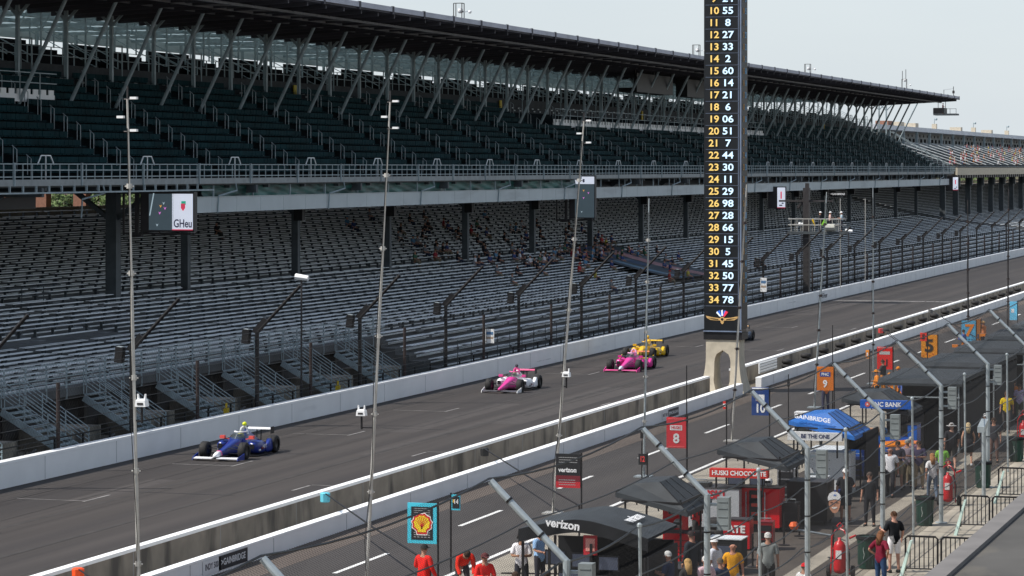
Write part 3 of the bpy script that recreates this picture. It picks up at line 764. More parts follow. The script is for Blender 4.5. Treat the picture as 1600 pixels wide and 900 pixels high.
def wscreen(u1, y1, wy, v0, v1, lab):
    x, Z = aty(u1, y1); z0, z1 = hz(v1, Z), hz(v0, Z); H = z1-z0; t = thing('video_screen', lab, 'screen', (x+.3, y1+wy/2, z0))
    g = MB(); g.box(0,.4,-wy/2-.05,wy/2+1.0,-.1,H+.1); g.build('housing', 'steel_dark', t)
    g = MB(); g.box(-.02,-.01,-wy/2,wy/2,.08,H,0); g.box(-.03,-.02,-.06,.08,H*.45,H*.8,1); g.box(-.03,-.02,-wy/2,wy/2,0,.05,1); g.box(-.03,-.02,-.12,.22,H*.1,H*.16,2); g.box(-.03,-.02,-.25,-.05,H*.2,H*.26,2)
    g.build('display', ['led_white','led_red',dye((.02,.02,.04),'led')], t)
wscreen(1226, 62.9, .85, 293, 325, 'small white video screen below the deck edge right of the tall tower')
wscreen(1496.5, 62.9, .75, 277, 297, 'tiny white video screen below the deck at the far end of the covered stand')
x, Z = aty(1322, 64.6); t = thing('lettered_sign', 'black sign with white lettering hanging below the pale fascia', 'sign', (x, 64.6, hz(307,Z)))
g = MB(); g.box(0,.15,0,2.0,0,.55,0); g.text('>GAINBRIDGE', (-.01,1.0,.28), (0,-1,0), (0,0,1), .34, 1, sx=.8); g.build('board', ['steel_black', mat('led_text', (.8,.8,.8), .5, emit=.5)], t)
# ---------------------------------------------------------------- distant stand details
a = X1+3.3; gw = gs2
g = MB(); g.box(a,900,63.9,64.2,10.3,11.4); g.build('deck_edge', 'tan_concrete', gw, world=True)
g = MB(); 
for n in range(13): g.box(a,900,64.8+.8*n,65.65+.8*n,10.2,10.9+.30*n)
g.build('upper_terrace', mat('pale_terrace', (.05,.055,.06), .9), gw, world=True)
x = a+1
while x < 640: MB().bar((x,64.8,11.9),(x,75,15.4),.07).build('aisle_rail', 'bench_alu', gw, world=True); x += 9
g = MB()
for n in range(13):
    x = a+1
    while x < 760: g.box(x,x+7.6,65.1+.8*n,65.35+.8*n,11.3+.30*n,11.34+.30*n); x += 9
tag(g.build('bench_rows', 'stand_steel', gw, world=True), kind='stuff')
g = MB(); g.box(a,900,76,80.5,17.25,17.95); g.build('roof_parapet', mat('pale_roof', (.6,.62,.66), .6, var=.1, scale=.3), gw, world=True)
g = MB(); g.box(a,900,80,80.3,13.4,17.25); x = a
while x < 800: g.box(x,x+.6,79.9,80,16.6,17.0,1); g.box(x+1,x+2.6,79.9,80,15.7,16.3,2); x += 4
g.build('rear_wall', [mat('rear_wall', (.42,.45,.47), .7), 'steel_black', 'rear_seat'], gw, world=True)
x = a
while x < 720:
    g = MB(); g.box(x,x+.4,76.2,76.6,13,17.25); g.build('roof_post', 'stand_steel', gw, world=True); x += 13
x = a+1.5
while x < 640:
    g = MB(); g.box(x,x+.7,66,66.8,bh(15)-.3,10.3); g.box(x-.8,x,65.6,66,8.6,9.9); g.build('column', 'stand_steel_dark', gw, world=True); x += 13
g = MB(); g.box(a,900,64.3,86,9.9,10.25); x = a
while x < 760: g.box(x,x+1.3,64.0,64.3,9.85,10.3); x += 2.6
g.build('upper_floor', 'steel_black', gw, world=True)
for i,(x,w_) in enumerate([(444,5),(455,4),(470,3),(520,2),(560,2)]):
    g = MB(); g.box(x,x+w_,77,79,17.95,18.7); g.build('roof_unit', 'brick_red' if i == 0 else 'tan_concrete', gw, world=True)
for i, (u, lab) in enumerate([(1460,'lamp mast on the pale distant roof, nearest the covered stand'),(1521,'lamp mast on the pale distant roof, middle one'),(1573,'lamp mast on the pale distant roof, farthest right')]):
    x, Z = aty(u, 77); t = thing('roof_mast', lab, 'mast', (x,77,17.95)); g = MB(); g.box(-.4,.4,-.4,.4,0,.9); g.build('base', 'tan_concrete', t); g = MB(); g.tube([(0,0,.9),(0,0,1.8)],.06); g.ball((0,-.3,1.7),.22); g.build('lamp', 'stand_steel', t)
# end stair of the upper deck
g = MB(); x = X1+.5
for n in range(12): g.box(x,x+2.0,uy(n),uy(n)+.7,uh(n)-.15,uh(n)); g.bar((x,uy(n),uh(n)),(x,uy(n),uh(n)+1),.06)
g.bar((x,64.9,11.8),(x,73.5,16.8),.07); g.bar((x+2,64.9,11.8),(x+2,73.5,16.8),.07)
g.build('end_stair', 'stand_steel', gs, world=True)

# trees and brick pillars behind the stand
def tree(loc, h, r, lab, seed, grp='trees behind the grandstand', name='leafy_tree'):
    rg = random.Random(seed); t = thing(name, lab, 'tree', loc, 0, grp); g = MB()
    g.tube([(0,0,0),(.1,0,h*.3),(0,.1,h*.6)],[r*.09,r*.07,r*.04],8)
    for i in range(6):
        a = rg.random()*6.28; g.tube([(0,0,h*(.25+.05*i)),(math.cos(a)*r*.6,math.sin(a)*r*.6,h*(.5+.05*i))],[r*.035,.03],5)
    g.build('trunk', 'bark', t); g = MB()
    cl = [(Vector((rg.gauss(0,.42)*r, rg.gauss(0,.42)*r, h*.6+rg.gauss(0,.17)*h)), rg.uniform(.2,.42)*r) for _ in range(26)]
    for c, s in cl:
        for _ in range(110):
            d = Vector((rg.gauss(0,1),rg.gauss(0,1),rg.gauss(0,1))).normalized()*s*rg.uniform(.55,1.1); p = c+d
            e = Vector((rg.gauss(0,1),rg.gauss(0,1),rg.gauss(0,1))).normalized(); f = e.orthogonal().normalized(); q = rg.uniform(.14,.3)
            g.add([p-e*q, p+f*q*.6, p+e*q, p-f*q*.6], [(0,1,2,3)])
    g.build('crown', 'leaf', t); return t
for i in range(7):
    tree((196+i*8.5, 103+(i*5)%9, 0), random.uniform(14,16), 7.5, 'green leafy tree behind the gap between the decks, %s from the left' % ORD[i], i)
for i in range(4): tree((600+i*38, 96, 0), 13, 7, 'green leafy tree below the deck of the distant stand, %s from the left' % ORD[i], 40+i, 'trees behind the distant stand')
for (u, w_, lab) in [(66,.4,'brick pillar in the gap behind the lower seats, second from left'),(3,.4,'brick pillar in the gap behind the lower seats, leftmost'),(128,.4,'brick pillar in the gap behind the lower seats, nearest the big column')]:
    x, Z = aty(u, 92); t = thing('brick_pillar', lab, 'pillar', (x,92,0)); g = MB(); g.box(-w_,w_,-.5,.5,0,10.2); g.build('shaft', 'brick_red', t); g = MB(); g.box(-w_-.1,w_+.1,-.6,.6,10.2,10.5); g.build('capstone', 'tan_concrete', t)
# ---------------------------------------------------------------- scoring tower
TX, TY0, TY1, TW = 142.5, 32.22, 34.12, 1.3
TZ = 145.9
tw = thing('scoring_tower', 'tall black scoring tower with lit rows of numbers on a flared concrete base', 'tower', (TX+TW/2, (TY0+TY1)/2, 0))
g = MB(); n = 14; Hb = 2.72; yc = (TY0+TY1)/2; xc = TX+TW/2
def fl(z): f = max(0, 1-z/1.9); return f*f
NL = 15
rows = [i*Hb/(NL-1) for i in range(NL)]
def oy(z): return .86+.32*fl(z)
def ox(z): return .62+.35*fl(z)
def iy(z): # arch half opening
    if z > 2.15: return 0
    return .42*math.sqrt(max(0, 1-max(0,(z-1.5)/.66)**2)) if z > 1.5 else .42-.18*max(0,(.55-z)/.55)
for s in (1,-1):
    secs = []
    for z in [r for r in rows if r <= 2.1]+[2.155]:
        a, b = oy(z), max(iy(z), 0); X_ = ox(z)
        secs.append([(xc-X_, yc+s*b, z), (xc-X_, yc+s*a, z), (xc+X_, yc+s*a, z), (xc+X_, yc+s*b, z)])
    g.loft(secs)
g.box(xc-.62,xc+.62,yc-.86,yc+.86,2.157,Hb)
g.build('concrete_base', 'tan_concrete', tw, world=True)
TOP = 27.5
g = MB(); g.box(TX,TX+TW,TY0,TY1,2.7,TOP,0); g.box(TX-.05,TX+TW+.05,TY0-.05,TY0+.0,3.2,TOP,1); g.box(TX-.06,TX,TY0-.05,TY0+.03,3.2,TOP,2)
g.box(TX-.02,TX+TW+.02,TY0-.07,TY1+.02,2.68,3.05,1)
g.box(TX-.08,TX-.02,TY0-.08,TY1+.02,3.08,3.14,2)
g.build('led_column', ['screen_black','steel_black', mat('tower_trim', (.16,.2,.28), .4)], tw, world=True)
nums = {9:'24',10:'55',11:'8',12:'27',13:'33',14:'2',15:'60',16:'14',17:'21',18:'6',19:'06',20:'51',21:'7',22:'44',23:'30',24:'11',25:'29',26:'98',27:'28',28:'66',29:'15',30:'5',31:'45',32:'50',33:'77',34:'78'}
gold, blue, line, side = MB(), MB(), MB(), MB()
for k, c in nums.items():
    z = hz(17+18.83*(k-10), TZ)
    gold.text(str(k), (TX-.03, TY1-.52, z), (0,-1,0), (0,0,1), .49, sx=1.12, off=.018)
    blue.text(c, (TX-.03, TY1-1.25, z), (0,-1,0), (0,0,1), .49, sx=1.2, off=.018)
    side.text(str(k), (TX+.42, TY0-.07, z), (1,0,0), (0,0,1), .45, 0, sx=.62, off=.0)
    side.text(c, (TX+.9, TY0-.07, z), (1,0,0), (0,0,1), .45, 1, sx=.62, off=.0)
    line.box(TX-.012,TX-.004,TY0+.08,TY1-.08,z-.31,z-.295); line.box(TX-.012,TX-.004,TY0+.1,TY0+.13,z-.29,z+.28)
gold.build('position_numbers', mat('led_gold', (.74,.50,.14), .5, var=.03, emit=.42), tw, world=True)
blue.build('car_numbers', mat('led_blue', (.58,.78,.95), .5, var=.03, emit=.5), tw, world=True)
side.build('side_numbers', [mat('side_gold', (.35,.2,.06), .5, emit=.1), mat('side_blue', (.12,.3,.5), .5, emit=.12)], tw, world=True)
line.build('divider_lines', 'tower_trim', tw, world=True)
# winged emblem
g = MB(); lz = hz(498, TZ); P = lambda pts, m, e=0: g.prism([(a, b) for a, b in pts], (TX-.012-e, yc, lz), (0,-1,0), (0,0,1), (-.008,0,0), m)
for s in (-1,1):
    P([(s*.08,.02),(s*.45,.06),(s*.85,.14),(s*.80,.03),(s*.62,-.07),(s*.3,-.09),(s*.08,-.09)][::s], 0)
    for i in range(3): P([(s*.2,-.02-.02*i),(s*(.72-.12*i),.04-.03*i),(s*(.72-.12*i),.025-.03*i),(s*.2,-.035-.02*i)][::s], 4, .009)
g.prism([(.13*math.cos(a*.52),.13*math.sin(a*.52)) for a in range(12)], (TX-.022,yc,lz-.03),(0,-1,0),(0,0,1),(-.008,0,0),0)
g.prism([(.07*math.cos(a*.52),.07*math.sin(a*.52)) for a in range(12)], (TX-.032,yc,lz-.03),(0,-1,0),(0,0,1),(-.008,0,0),4)
P([(-.1,-.15),(.1,-.15),(.03,-.27),(-.03,-.27)], 0)
for a, m in ((-.42,1),(-.22,2),(0,1),(.22,2),(.42,3),(-.33,2),(.33,3)):
    c_, s_ = math.sin(a*1.6), math.cos(a*1.6)
    P([(c_*.14-.03*s_, s_*.14+.03*c_),(c_*.42-.06*s_, s_*.42+.06*c_),(c_*.46+.03*s_, s_*.46-.03*c_),(c_*.14+.03*s_, s_*.14-.03*c_)], m, .004+.004*abs(a))
g.build('winged_emblem', [mat('emblem_gold', (.42,.26,.10), .4, emit=.45), mat('emblem_white', (.7,.75,.85), .4, emit=.5), mat('emblem_blue', (.03,.12,.5), .4, emit=.6), mat('emblem_red', (.6,.03,.06), .4, emit=.5), 'screen_black'], tw, world=True)

# ---------------------------------------------------------------- race cars (local +x is forward)
def ring(x, w, z0, z1, n=12, top=.75, yo=0):
    """rounded section at x, half width w, from z0 to z1"""
    zc, hz_ = (z0+z1)/2, (z1-z0)/2; out = []
    for j in range(n):
        t = 2*math.pi*(j+.5)/n; c, s = math.cos(t), math.sin(t)
        e = .55; cx = math.copysign(abs(c)**e, c); sz = math.copysign(abs(s)**e, s)
        wx = w*(top if s > 0 else 1); out.append((x, yo+cx*wx, zc+sz*hz_))
    return out
def wheel(par, x, y, r, w, rim='carbon'):
    g = MB(); n = 20; prof = [(r*.58,-w/2),(r*.9,-w/2),(r,-w*.38),(r,w*.38),(r*.9,w/2),(r*.58,w/2)]
    vs = []; fs = []
    for a, b in prof:
        for j in range(n): t = 2*math.pi*j/n; vs.append((a*math.cos(t), b, a*math.sin(t)))
    for i in range(5):
        for j in range(n): fs.append((i*n+j,i*n+(j+1)%n,(i+1)*n+(j+1)%n,(i+1)*n+j))
    g.add(vs, fs); o = g.build('wheel', 'rubber', par, smooth=True); o.location = (x, y, r)
    h = MB()
    for s in (-1,1):
        k = len(h.v); h.add([(0,s*w*.32,0)]+[(r*.6*math.cos(2*math.pi*j/n), s*w*.42, r*.6*math.sin(2*math.pi*j/n)) for j in range(n)], [(0,j+1,(j+1)%n+1) for j in range(n)])
    h.build('rim', rim, o); return o
def racecar(label, x, y, c1, c2, c3, cwing, rwing, cam_c, helmet, number='', podc=None, nose=None, rz=math.pi, hl=None, sidetxt=None):
    p = lambda c: dye(c, 'paint'); podc = podc or c1; nose = nose or c1
    t = thing('race_car', label, 'race car', (x, y, 0), rz, 'open wheel race cars on the track')
    for wx, wy, r, w in ((0,.82,.335,.30),(0,-.82,.335,.30),(-3.05,.80,.345,.38),(-3.05,-.80,.345,.38)): wheel(t, wx, wy, r, w)
    DEC = [p((.7,.7,.72) if sum(c1) < 1.6 else (.1,.1,.12)), p(tuple(.25*v for v in c3)), p(c3)]
    # floor
    g = MB(); g.prism([(.2,.25),(.1,-.25),(-.9,-.42),(-1.1,-.95),(-2.6,-.95),(-3.5,-.55),(-3.5,.55),(-2.6,.95),(-1.1,.95),(-.9,.42)][::1], (0,0,.03), (1,0,0), (0,1,0), (0,0,.03)); g.build('floor', 'carbon', t)
    # nose and tub
    g = MB(); g.loft([ring(1.02,.07,.16,.25), ring(.85,.11,.15,.28), ring(.45,.14,.16,.36), ring(0,.18,.15,.46), ring(-.5,.24,.12,.58), ring(-.95,.33,.08,.70), ring(-1.25,.36,.08,.70,top=.85)])
    for q in range(4): xq = -.1-.3*q; zq = .445+.04*q; g.box(xq-.16, xq, -.06, .06, zq, zq+.02, 1+(q+1) % 3)
    g.build('nose', [p(nose)]+DEC, t, smooth=True)
    g = MB(); g.loft([ring(-1.24,.375,.06,.71,top=.86), ring(-1.6,.38,.06,.72,top=.8), ring(-2.0,.38,.06,.86,top=.45), ring(-2.15,.36,.08,.98,top=.3), ring(-2.6,.3,.1,.82,top=.3), ring(-3.1,.2,.12,.6,top=.35), ring(-3.6,.12,.18,.42)])
    g.build('engine_cover', p(c2), t, smooth=True)
    for s in (-1,1):
        g = MB(); g.loft([ring(-1.15,.12,.26,.52,top=1,yo=s*.68), ring(-1.4,.25,.10,.60,top=.95,yo=s*.62), ring(-2.0,.29,.07,.58,top=.9,yo=s*.6), ring(-2.6,.24,.07,.46,top=.8,yo=s*.48), ring(-3.1,.12,.08,.34,yo=s*.3)])
        for q in range(5): xq = -1.4-.25*q; g.box(xq-.16, xq, s*(.885 if q < 3 else .80)-.012, s*(.885 if q < 3 else .80)+.012, .2+.04*(q%3), .27+.07*(q%2), 1+q%3)
        o = g.build('sidepod', [p(podc)]+DEC, t, smooth=True)
        h = MB(); h.add(ring(-1.145,.10,.29,.49,top=1,yo=s*.68), [tuple(range(12))]); 
        h.prism([(.0,0),(.0,.14),(.02,.14),(.02,0)], (-1.17,s*.58,.31),(1,0,0),(0,0,1),(0,s*.2,0)); h.build('inlet', 'carbon', o)
        # wheel pod in front of the rear wheel and its fairing
        g = MB(); g.loft([ring(-2.42,.10,.10,.40,top=.9,yo=s*.80), ring(-2.62,.16,.08,.60,top=.85,yo=s*.80), ring(-2.8,.17,.1,.66,top=.8,yo=s*.80)]) if False else g.loft([ring(-2.2,.06,.1,.32,yo=s*.84), ring(-2.5,.12,.08,.52,top=.9,yo=s*.82), ring(-2.66,.15,.08,.60,top=.9,yo=s*.80)])
        g.build('wheel_fairing', p(podc), t, smooth=True)
        g = MB(); g.bar((0,s*.15,.42),(0.05,s*.7,.38),.07,.02); g.bar((-.5,s*.22,.5),(-.02,s*.7,.40),.05,.02); g.bar((0.02,s*.15,.22),(0.02,s*.7,.22),.06,.02); g.bar((-.55,s*.26,.2),(0,s*.7,.22),.05,.02); g.bar((-3.05,s*.1,.35),(-3.05,s*.62,.35),.07,.04); g.bar((-2.6,s*.2,.4),(-3,s*.62,.42),.04)
        g.build('suspension', 'carbon', t)
        g = MB(); g.box(-1.35,-1.2,s*.62-.1,s*.62+.1,.68,.80); g.bar((-1.3,s*.35,.66),(-1.28,s*.6,.72),.03); g.build('mirror', p(c3), t)
    # front wing
    g = MB()
    for s in (-1,1):
        g.hexa([(1.08,s*.1,.10),(.78,s*.1,.10),(.68,s*.93,.08),(.95,s*.93,.08),(1.08,s*.1,.125),(.78,s*.1,.14),(.68,s*.93,.14),(.95,s*.93,.105)])
    g.build('front_wing', p(cwing), t)
    for s in (-1,1): g = MB(); g.hexa([(1.0,s*.93,.03),(.35,s*.96,.03),(.35,s*.99,.03),(1.0,s*.955,.03),(.95,s*.93,.14),(.35,s*.96,.27),(.35,s*.99,.27),(.95,s*.955,.14)]); g.build('wing_endplate', p(nose if cam_c is None else c1), t)
    # rear wing
    g = MB(); g.hexa([(-3.45,-.55,.86),(-3.7,-.55,.89),(-3.7,.55,.89),(-3.45,.55,.86),(-3.45,-.55,.885),(-3.7,-.55,.93),(-3.7,.55,.93),(-3.45,.55,.885)]); o = g.build('rear_wing', p(rwing), t)
    g = MB(); 
    for s in (-1,1): g.box(-3.75,-3.4,s*.56-.01,s*.56+.01,.7,.97)
    g.build('wing_side_plates', 'carbon', o)
    for s in (-1,1): MB().bar((-3.5,s*.09,.35),(-3.55,s*.09,.88),.05,.02).build('wing_support', 'carbon', o)
    # screen around the cockpit, roll hoop with camera
    g = MB(); pts = []
    sc = []
    for zz, w, xf, xb in ((.68,.34,-1.02,-1.62),(.82,.31,-1.16,-1.68),(.93,.25,-1.33,-1.74)):
        r = []
        for j in range(9): a = math.pi*j/8; r.append((xb+(xf-xb)*math.sin(a), w*math.cos(a), zz))
        sc.append(r)
    vs = [q for r in sc for q in r]; fs = [(i*9+j,i*9+j+1,(i+1)*9+j+1,(i+1)*9+j) for i in range(2) for j in range(8)]
    g.add(vs, fs); g.build('windscreen', 'tinted_glass', t, smooth=True)
    g = MB(); g.tube(sc[2], .035, 6); g.tube([(-1.02,0,.66),(-1.35,0,.92)],.02,5); g.build('screen_frame', p(c3 if hl is None else hl), t)
    g = MB(); g.tube([(-1.95,.17,.8),(-2.0,.12,1.03),(-2.02,0,1.12),(-2.0,-.12,1.03),(-1.95,-.17,.8)],.045,7); g.build('roll_hoop', p(c3 if hl is None else hl), t)
    if cam_c: g = MB(); g.ball((-2.03,0,1.2),(.12,.09,.085)); g.build('onboard_camera', p(cam_c), t, smooth=True)
    if number:
        g = MB(); g.text(number, (.42,0,.405), (0,1,0), (-1,0,.22), .30, sx=.9); 
        g.build('race_number', p((.85,.85,.85) if sum(c1) < 1.6 else (.05,.05,.06)), t)
    if sidetxt:
        g = MB(); g.text(sidetxt, (-1.95,.895,.34), (-1,0,0), (0,0,1), .2, sx=1); g.text(sidetxt, (-1.95,-.895,.34), (1,0,0), (0,0,1), .2, sx=1); g.build('side_lettering', p((.8,.8,.82)), t)
    # driver
    d = thing('person', 'race driver seen only as a helmet in the cockpit of '+hl_name(label), 'person', t.location.copy(), rz)
    g = MB(); g.ball((-1.62,0,.80),(.15,.13,.15),12,8); o = g.build('helmet', p(helmet), d, smooth=True)
    h = MB(); h.box(-1.50,-1.462,-.1,.1,.77,.85); h.build('visor', 'carbon', o)
    g = MB(); g.loft([ring(-1.6,.2,.45,.62), ring(-1.75,.22,.4,.64)]); g.build('torso', dye(c1), d)
    return t
def hl_name(l): return 'the '+l.split(' race car')[0]+' car'
BL, PK, YE = (.010,.028,.20), (.66,.03,.27), (.76,.46,.01)
def cpos(u, v): return gnd(u, v)
x, y = cpos(351,717); racecar('blue and white race car with a yellow camera pod, nearest on the track', x, y, BL, BL, (.75,.10,.08), (.8,.8,.82), (.8,.8,.8), (.75,.85,.02), (.75,.75,.2), '', nose=BL, hl=(.8,.8,.8), sidetxt='NTT')
x, y = cpos(789,612.5); racecar('white race car with a pink nose and pink rear wing, alone in mid track', x, y, (.8,.8,.8), (.72,.70,.72), (.75,.08,.3), (.10,.10,.11), (.75,.12,.25), (.03,.03,.04), (.7,.7,.3), '', podc=(.8,.8,.82), nose=PK, sidetxt='AutoNation')
x, y = cpos(976,580); racecar('all pink race car running just ahead of the yellow one', x, y, PK, PK, PK, (.75,.1,.3), (.65,.2,.05), None, (.75,.4,.35), '', hl=(.75,.4,.6))
x, y = cpos(999,560.5); racecar('all yellow race car following close behind the pink one', x, y, YE, YE, (.7,.4,.02), (.75,.45,.01), YE, YE, (.6,.5,.05), '', nose=YE)
racecar('dark navy race car half hidden behind the scoring tower', 183.6, 42.3, (.02,.03,.05), (.02,.03,.05), (.2,.2,.2), (.03,.03,.04), (.6,.35,.15), None, (.5,.5,.5), '')
# nose cap and stripe of the blue car
for o in list(COL.objects):
    if o.get('label','').startswith('blue and white race car'):
        g = MB(); g.loft([ring(1.03,.075,.155,.255), ring(.84,.127,.145,.317), ring(.62,.148,.15,.365)]); g.build('nose_tip', dye((.8,.8,.82),'paint'), o, smooth=True)
        g = MB(); g.loft([ring(.615,.150,.15,.368), ring(.55,.158,.155,.382)]); g.build('nose_band', dye((.75,.1,.3),'paint'), o, smooth=True)
    if o.get('label','').startswith('all pink race car'):
        g = MB(); g.loft([ring(1.03,.075,.155,.255), ring(.84,.127,.145,.317), ring(.7,.14,.15,.345)]); g.build('nose_tip', dye((.6,.65,.72),'paint'), o, smooth=True)

# ---------------------------------------------------------------- thin masts along the pit boxes
MASTS = [(219,58.7,198,155,.05),(573,73.2,610,160,.05),(868,91,912,190,.05),(1005,102.8,1014,310,.045),(1155,117.3,1166,288,.05),(1266,134.8,1291,300,.05),(1364,150.6,1364,293,.045),(1513,184.9,1512,312,.06),(1573,204,1576,295,.06)]
mlabs = ['thin pale mast rising at the far left with cross lamps at its tip','thin pale mast left of centre, leaning to the right','thin pale mast leaning right in front of the narrow video screen','thin grey mast in front of the pink and yellow cars','thin grey mast standing against the right edge of the scoring tower','thin leaning mast in front of the flag stand','thin upright mast right of the flag stand','thin dark mast behind the light blue board','thin dark mast at the far right edge']
for i, ((u, x, ut, vt, r), lab) in enumerate(zip(MASTS, mlabs)):
    y = 26.9; Z = x*CA+y*SA; H = hz(vt, Z); b_u = 800+FP*(x*SA-y*CA)/Z
    dy = (b_u-ut)*Z/FP/CA
    if abs(dy) > 1.2: dy = math.copysign(1.2, dy)
    r *= .85; t = thing('antenna_mast', lab, 'mast', (x,y,0), 0, 'thin masts along the pit boxes')
    f = lambda s: Vector((0, dy*s, H*s))
    g = MB(); g.tube([f(0),f(.35)],[r*1.15,r*1.1],8); g.tube([f(.35),f(.7)],[r*.95,r*.9],8); g.tube([f(.7),f(1)],[r*.72,r*.55],8); g.box(-.3,.3,-.3,.3,0,.05)
    for s in (.2,.36,.52,.7,.85):
        p = f(s); g.lathe([(r*1.6,-.05),(r*1.6,.06)], p.x, p.y, 8, 1, p.z); g.tube([p+Vector((0,-r*2.5,0)),p+Vector((0,r*2.5,0))],.018,5,1)
    g.build('pole', [['light_pole','galvanised'][i > 2 and i != 4] if i < 7 else 'steel_dark', 'light_pole' if i < 4 else 'rust_steel'], t)
    g = MB(); g.tube([f(0)+Vector((-.1,-.05,0)), f(.1)+Vector((-.03,.1,0)), f(.25)+Vector((-.07,-.02,0)), f(.45)+Vector((-.06,.07,0)), f(.7)+Vector((-.06,0,0)), f(.95)+Vector((-.04,0,0))], .012, 4); g.build('cable', 'wire', t)
    if i < 3:
        g = MB(); p = f(1)
        g.tube([p, p+Vector((0,0,.3))],.02,5); g.build('tip_rod', 'steel_dark', t)
        for q, s in ((0,-1),(-.42,1),(-.72,-1)): g = MB(); g.tube([p+Vector((0,.08,q)),p+Vector((0,s*.16,q))],.015,5); g.box(-.05,.05,dy+s*.16-.08,dy+s*.16+.08,p.z+q,p.z+q+.055,1); g.build('lamp_bracket', ['steel_dark','white_wall'], t)
        g = MB(); z0 = {0:5.77,1:4.37,2:4.2}[i]; p = f(z0/H); sx = {0:-.17,1:.36,2:-.12}[i]
        g.bar(p, p+Vector((0,sx,0)),.03); g.tube([p+Vector((0,sx,-.05)),p+Vector((0,sx,.32))],.03,6)
        o = g.build('device_arm', 'steel_black', t)
        g = MB(); c = p+Vector((0,sx,.32))
        g.loft([[(c.x-.1,c.y-.13,c.z),(c.x+.1,c.y-.13,c.z),(c.x+.1,c.y+.13,c.z),(c.x-.1,c.y+.13,c.z)],[(c.x-.1,c.y-.11,c.z+.14),(c.x+.1,c.y-.11,c.z+.14),(c.x+.1,c.y+.11,c.z+.14),(c.x-.1,c.y+.11,c.z+.14)],[(c.x-.06,c.y-.08,c.z+.17),(c.x+.06,c.y-.08,c.z+.17),(c.x+.06,c.y+.08,c.z+.17),(c.x-.06,c.y+.08,c.z+.17)]])
        for s in (-1,1): g.tube([c+Vector((0,s*.08,.12)), c+Vector((0,s*.09,.28))],[.03,.02],6)
        g.box(c.x-.11,c.x-.101,c.y-.07,c.y+.07,c.z+.04,c.z+.09,1)
        g.build('timing_camera', ['white_wall','steel_dark'], t)
# short thin aerials and lamps in the pit
for (u, vt, vb, lab) in [(1073,571,745,'thin black aerial beside the red board with an eight'),(1003,690,790,'black rod carrying the small red number board'),(1301,508,640,'black aerial just right of the orange nine board'),(1232,585,660,'short black rod above the blue canopy')]:
    x, Z = aty(u, 25.4); t = tag(MB().tube([(0,0,0),(0,0,hz(vt,Z))],[.03,.02],5).box(-.03,.03,-.05,.05,2.0,2.3).build('aerial', 'steel_black'), lab, 'aerial'); t.location = (x, 25.4, 0)
# white lamp heads on short posts behind the outer fence
for (u, v, y, lab) in [(471,434,50.5,'white camera head on a dark pole in front of the shaded seats'),(1326,361,49.5,'white camera head at the right end of the flag stand'),(1253,351,50.5,'small white camera head left of the flag stand men')]:
    x, Z = aty(u, y); z = hz(v, Z); t = thing('camera_pole', lab, 'camera', (x,y,0)); g = MB(); g.tube([(0,0,0),(0,0,z-.1)],.05,6); g.build('pole', 'steel_dark', t); g = MB(); g.tube([(0,.3,z+.05),(0,-.35,z-.03)],[.16,.13],8); g.build('head', 'white_wall', t)
# boards hanging on the outer fence
for (u, v0, v1, lab) in [(764,514,536,'white printed notice hung on the far fence left of the leaning mast'),(1192,434,456,'small white printed notice on the far fence right of the tower')]:
    x, Z = aty(u, 48.0); z0, z1 = hz(v1,Z), hz(v0,Z); t = tag(MB().box(-.02,0,-.25,.25,z0,z1,0).box(-.026,-.02,-.2,.2,z0+.3*(z1-z0),z0+.45*(z1-z0),1).box(-.026,-.02,-.2,.2,z0+.6*(z1-z0),z0+.8*(z1-z0),2).build('notice_board', ['white_wall', dye((.4,.3,.22),'board'), dye((.1,.2,.35),'board')]), lab, 'sign'); t.location = (x, 47.95, 0)
# flag stand
FX = 243.5
x, Z = aty(1265, 48.0); FX = x; FZ = 6.05
t = thing('flag_stand', 'railed flag stand on a dark post carrying three men in white helmets', 'flag stand', (FX,48,0))
g = MB(); g.box(-.35,.35,.0,.5,0,9.7); g.bar((0,.2,9.6),(0,.2,10.1),.3); g.bar((0,.2,8.6),(0,2.6,8.6),.3,.15); g.bar((0,.2,8.6),(0,-2,8.6),.3,.15); g.tube([(0,.2,9.2),(0,1.0,8.0)],.12,5); g.build('post', 'steel_dark', t)
g = MB(); g.box(-.8,.8,-3.1,1.75,FZ-.22,FZ); g.build('floor', 'stand_steel_dark', t)
g = MB()
for z in (FZ+.55,FZ+1.05):
    for s in (-.8,.8): g.tube([(s,-2.6,z),(s,1.4,z)],.04,5)
    g.tube([(-.8,-2.6,z),(-.5,-3.0,z),(.5,-3.0,z),(.8,-2.6,z)],.04,5); g.tube([(-.8,1.4,z),(-.5,1.7,z),(.5,1.7,z),(.8,1.4,z)],.04,5)
for s in (-.8,.8):
    for k in range(9): y = -2.6+.5*k; g.tube([(s,y,FZ),(s,y,FZ+1.05)],.03,4)
g.build('railing', 'light_pole', t)
g = MB(); g.tube([(-.75,-2.3,FZ+.35),(-.75,-1.5,FZ+.35)],.3,8); g.box(-.7,-.4,-2.4,-1.4,FZ+.02,FZ+.3); g.build('padding', dye((.4,.4,.36)), t)
g = MB(); g.prism([(0,0),(.45,0),(.2,.5),(.05,.45)], (-.82,-1.6,FZ+.55),(0,1,0),(0,0,1),(-.02,0,0),0); g.prism([(0,0),(.3,-.5),(.12,.15)], (-.84,-.35,FZ+.95),(0,-1,0),(0,0,1),(-.02,0,0),1)
tag(g.build('rolled_flags', [dye((.25,.6,.05)),dye((.7,.45,.02))]), 'green and yellow rolled flags held at the rail of the flag stand', 'flags').location = (FX,48,0)
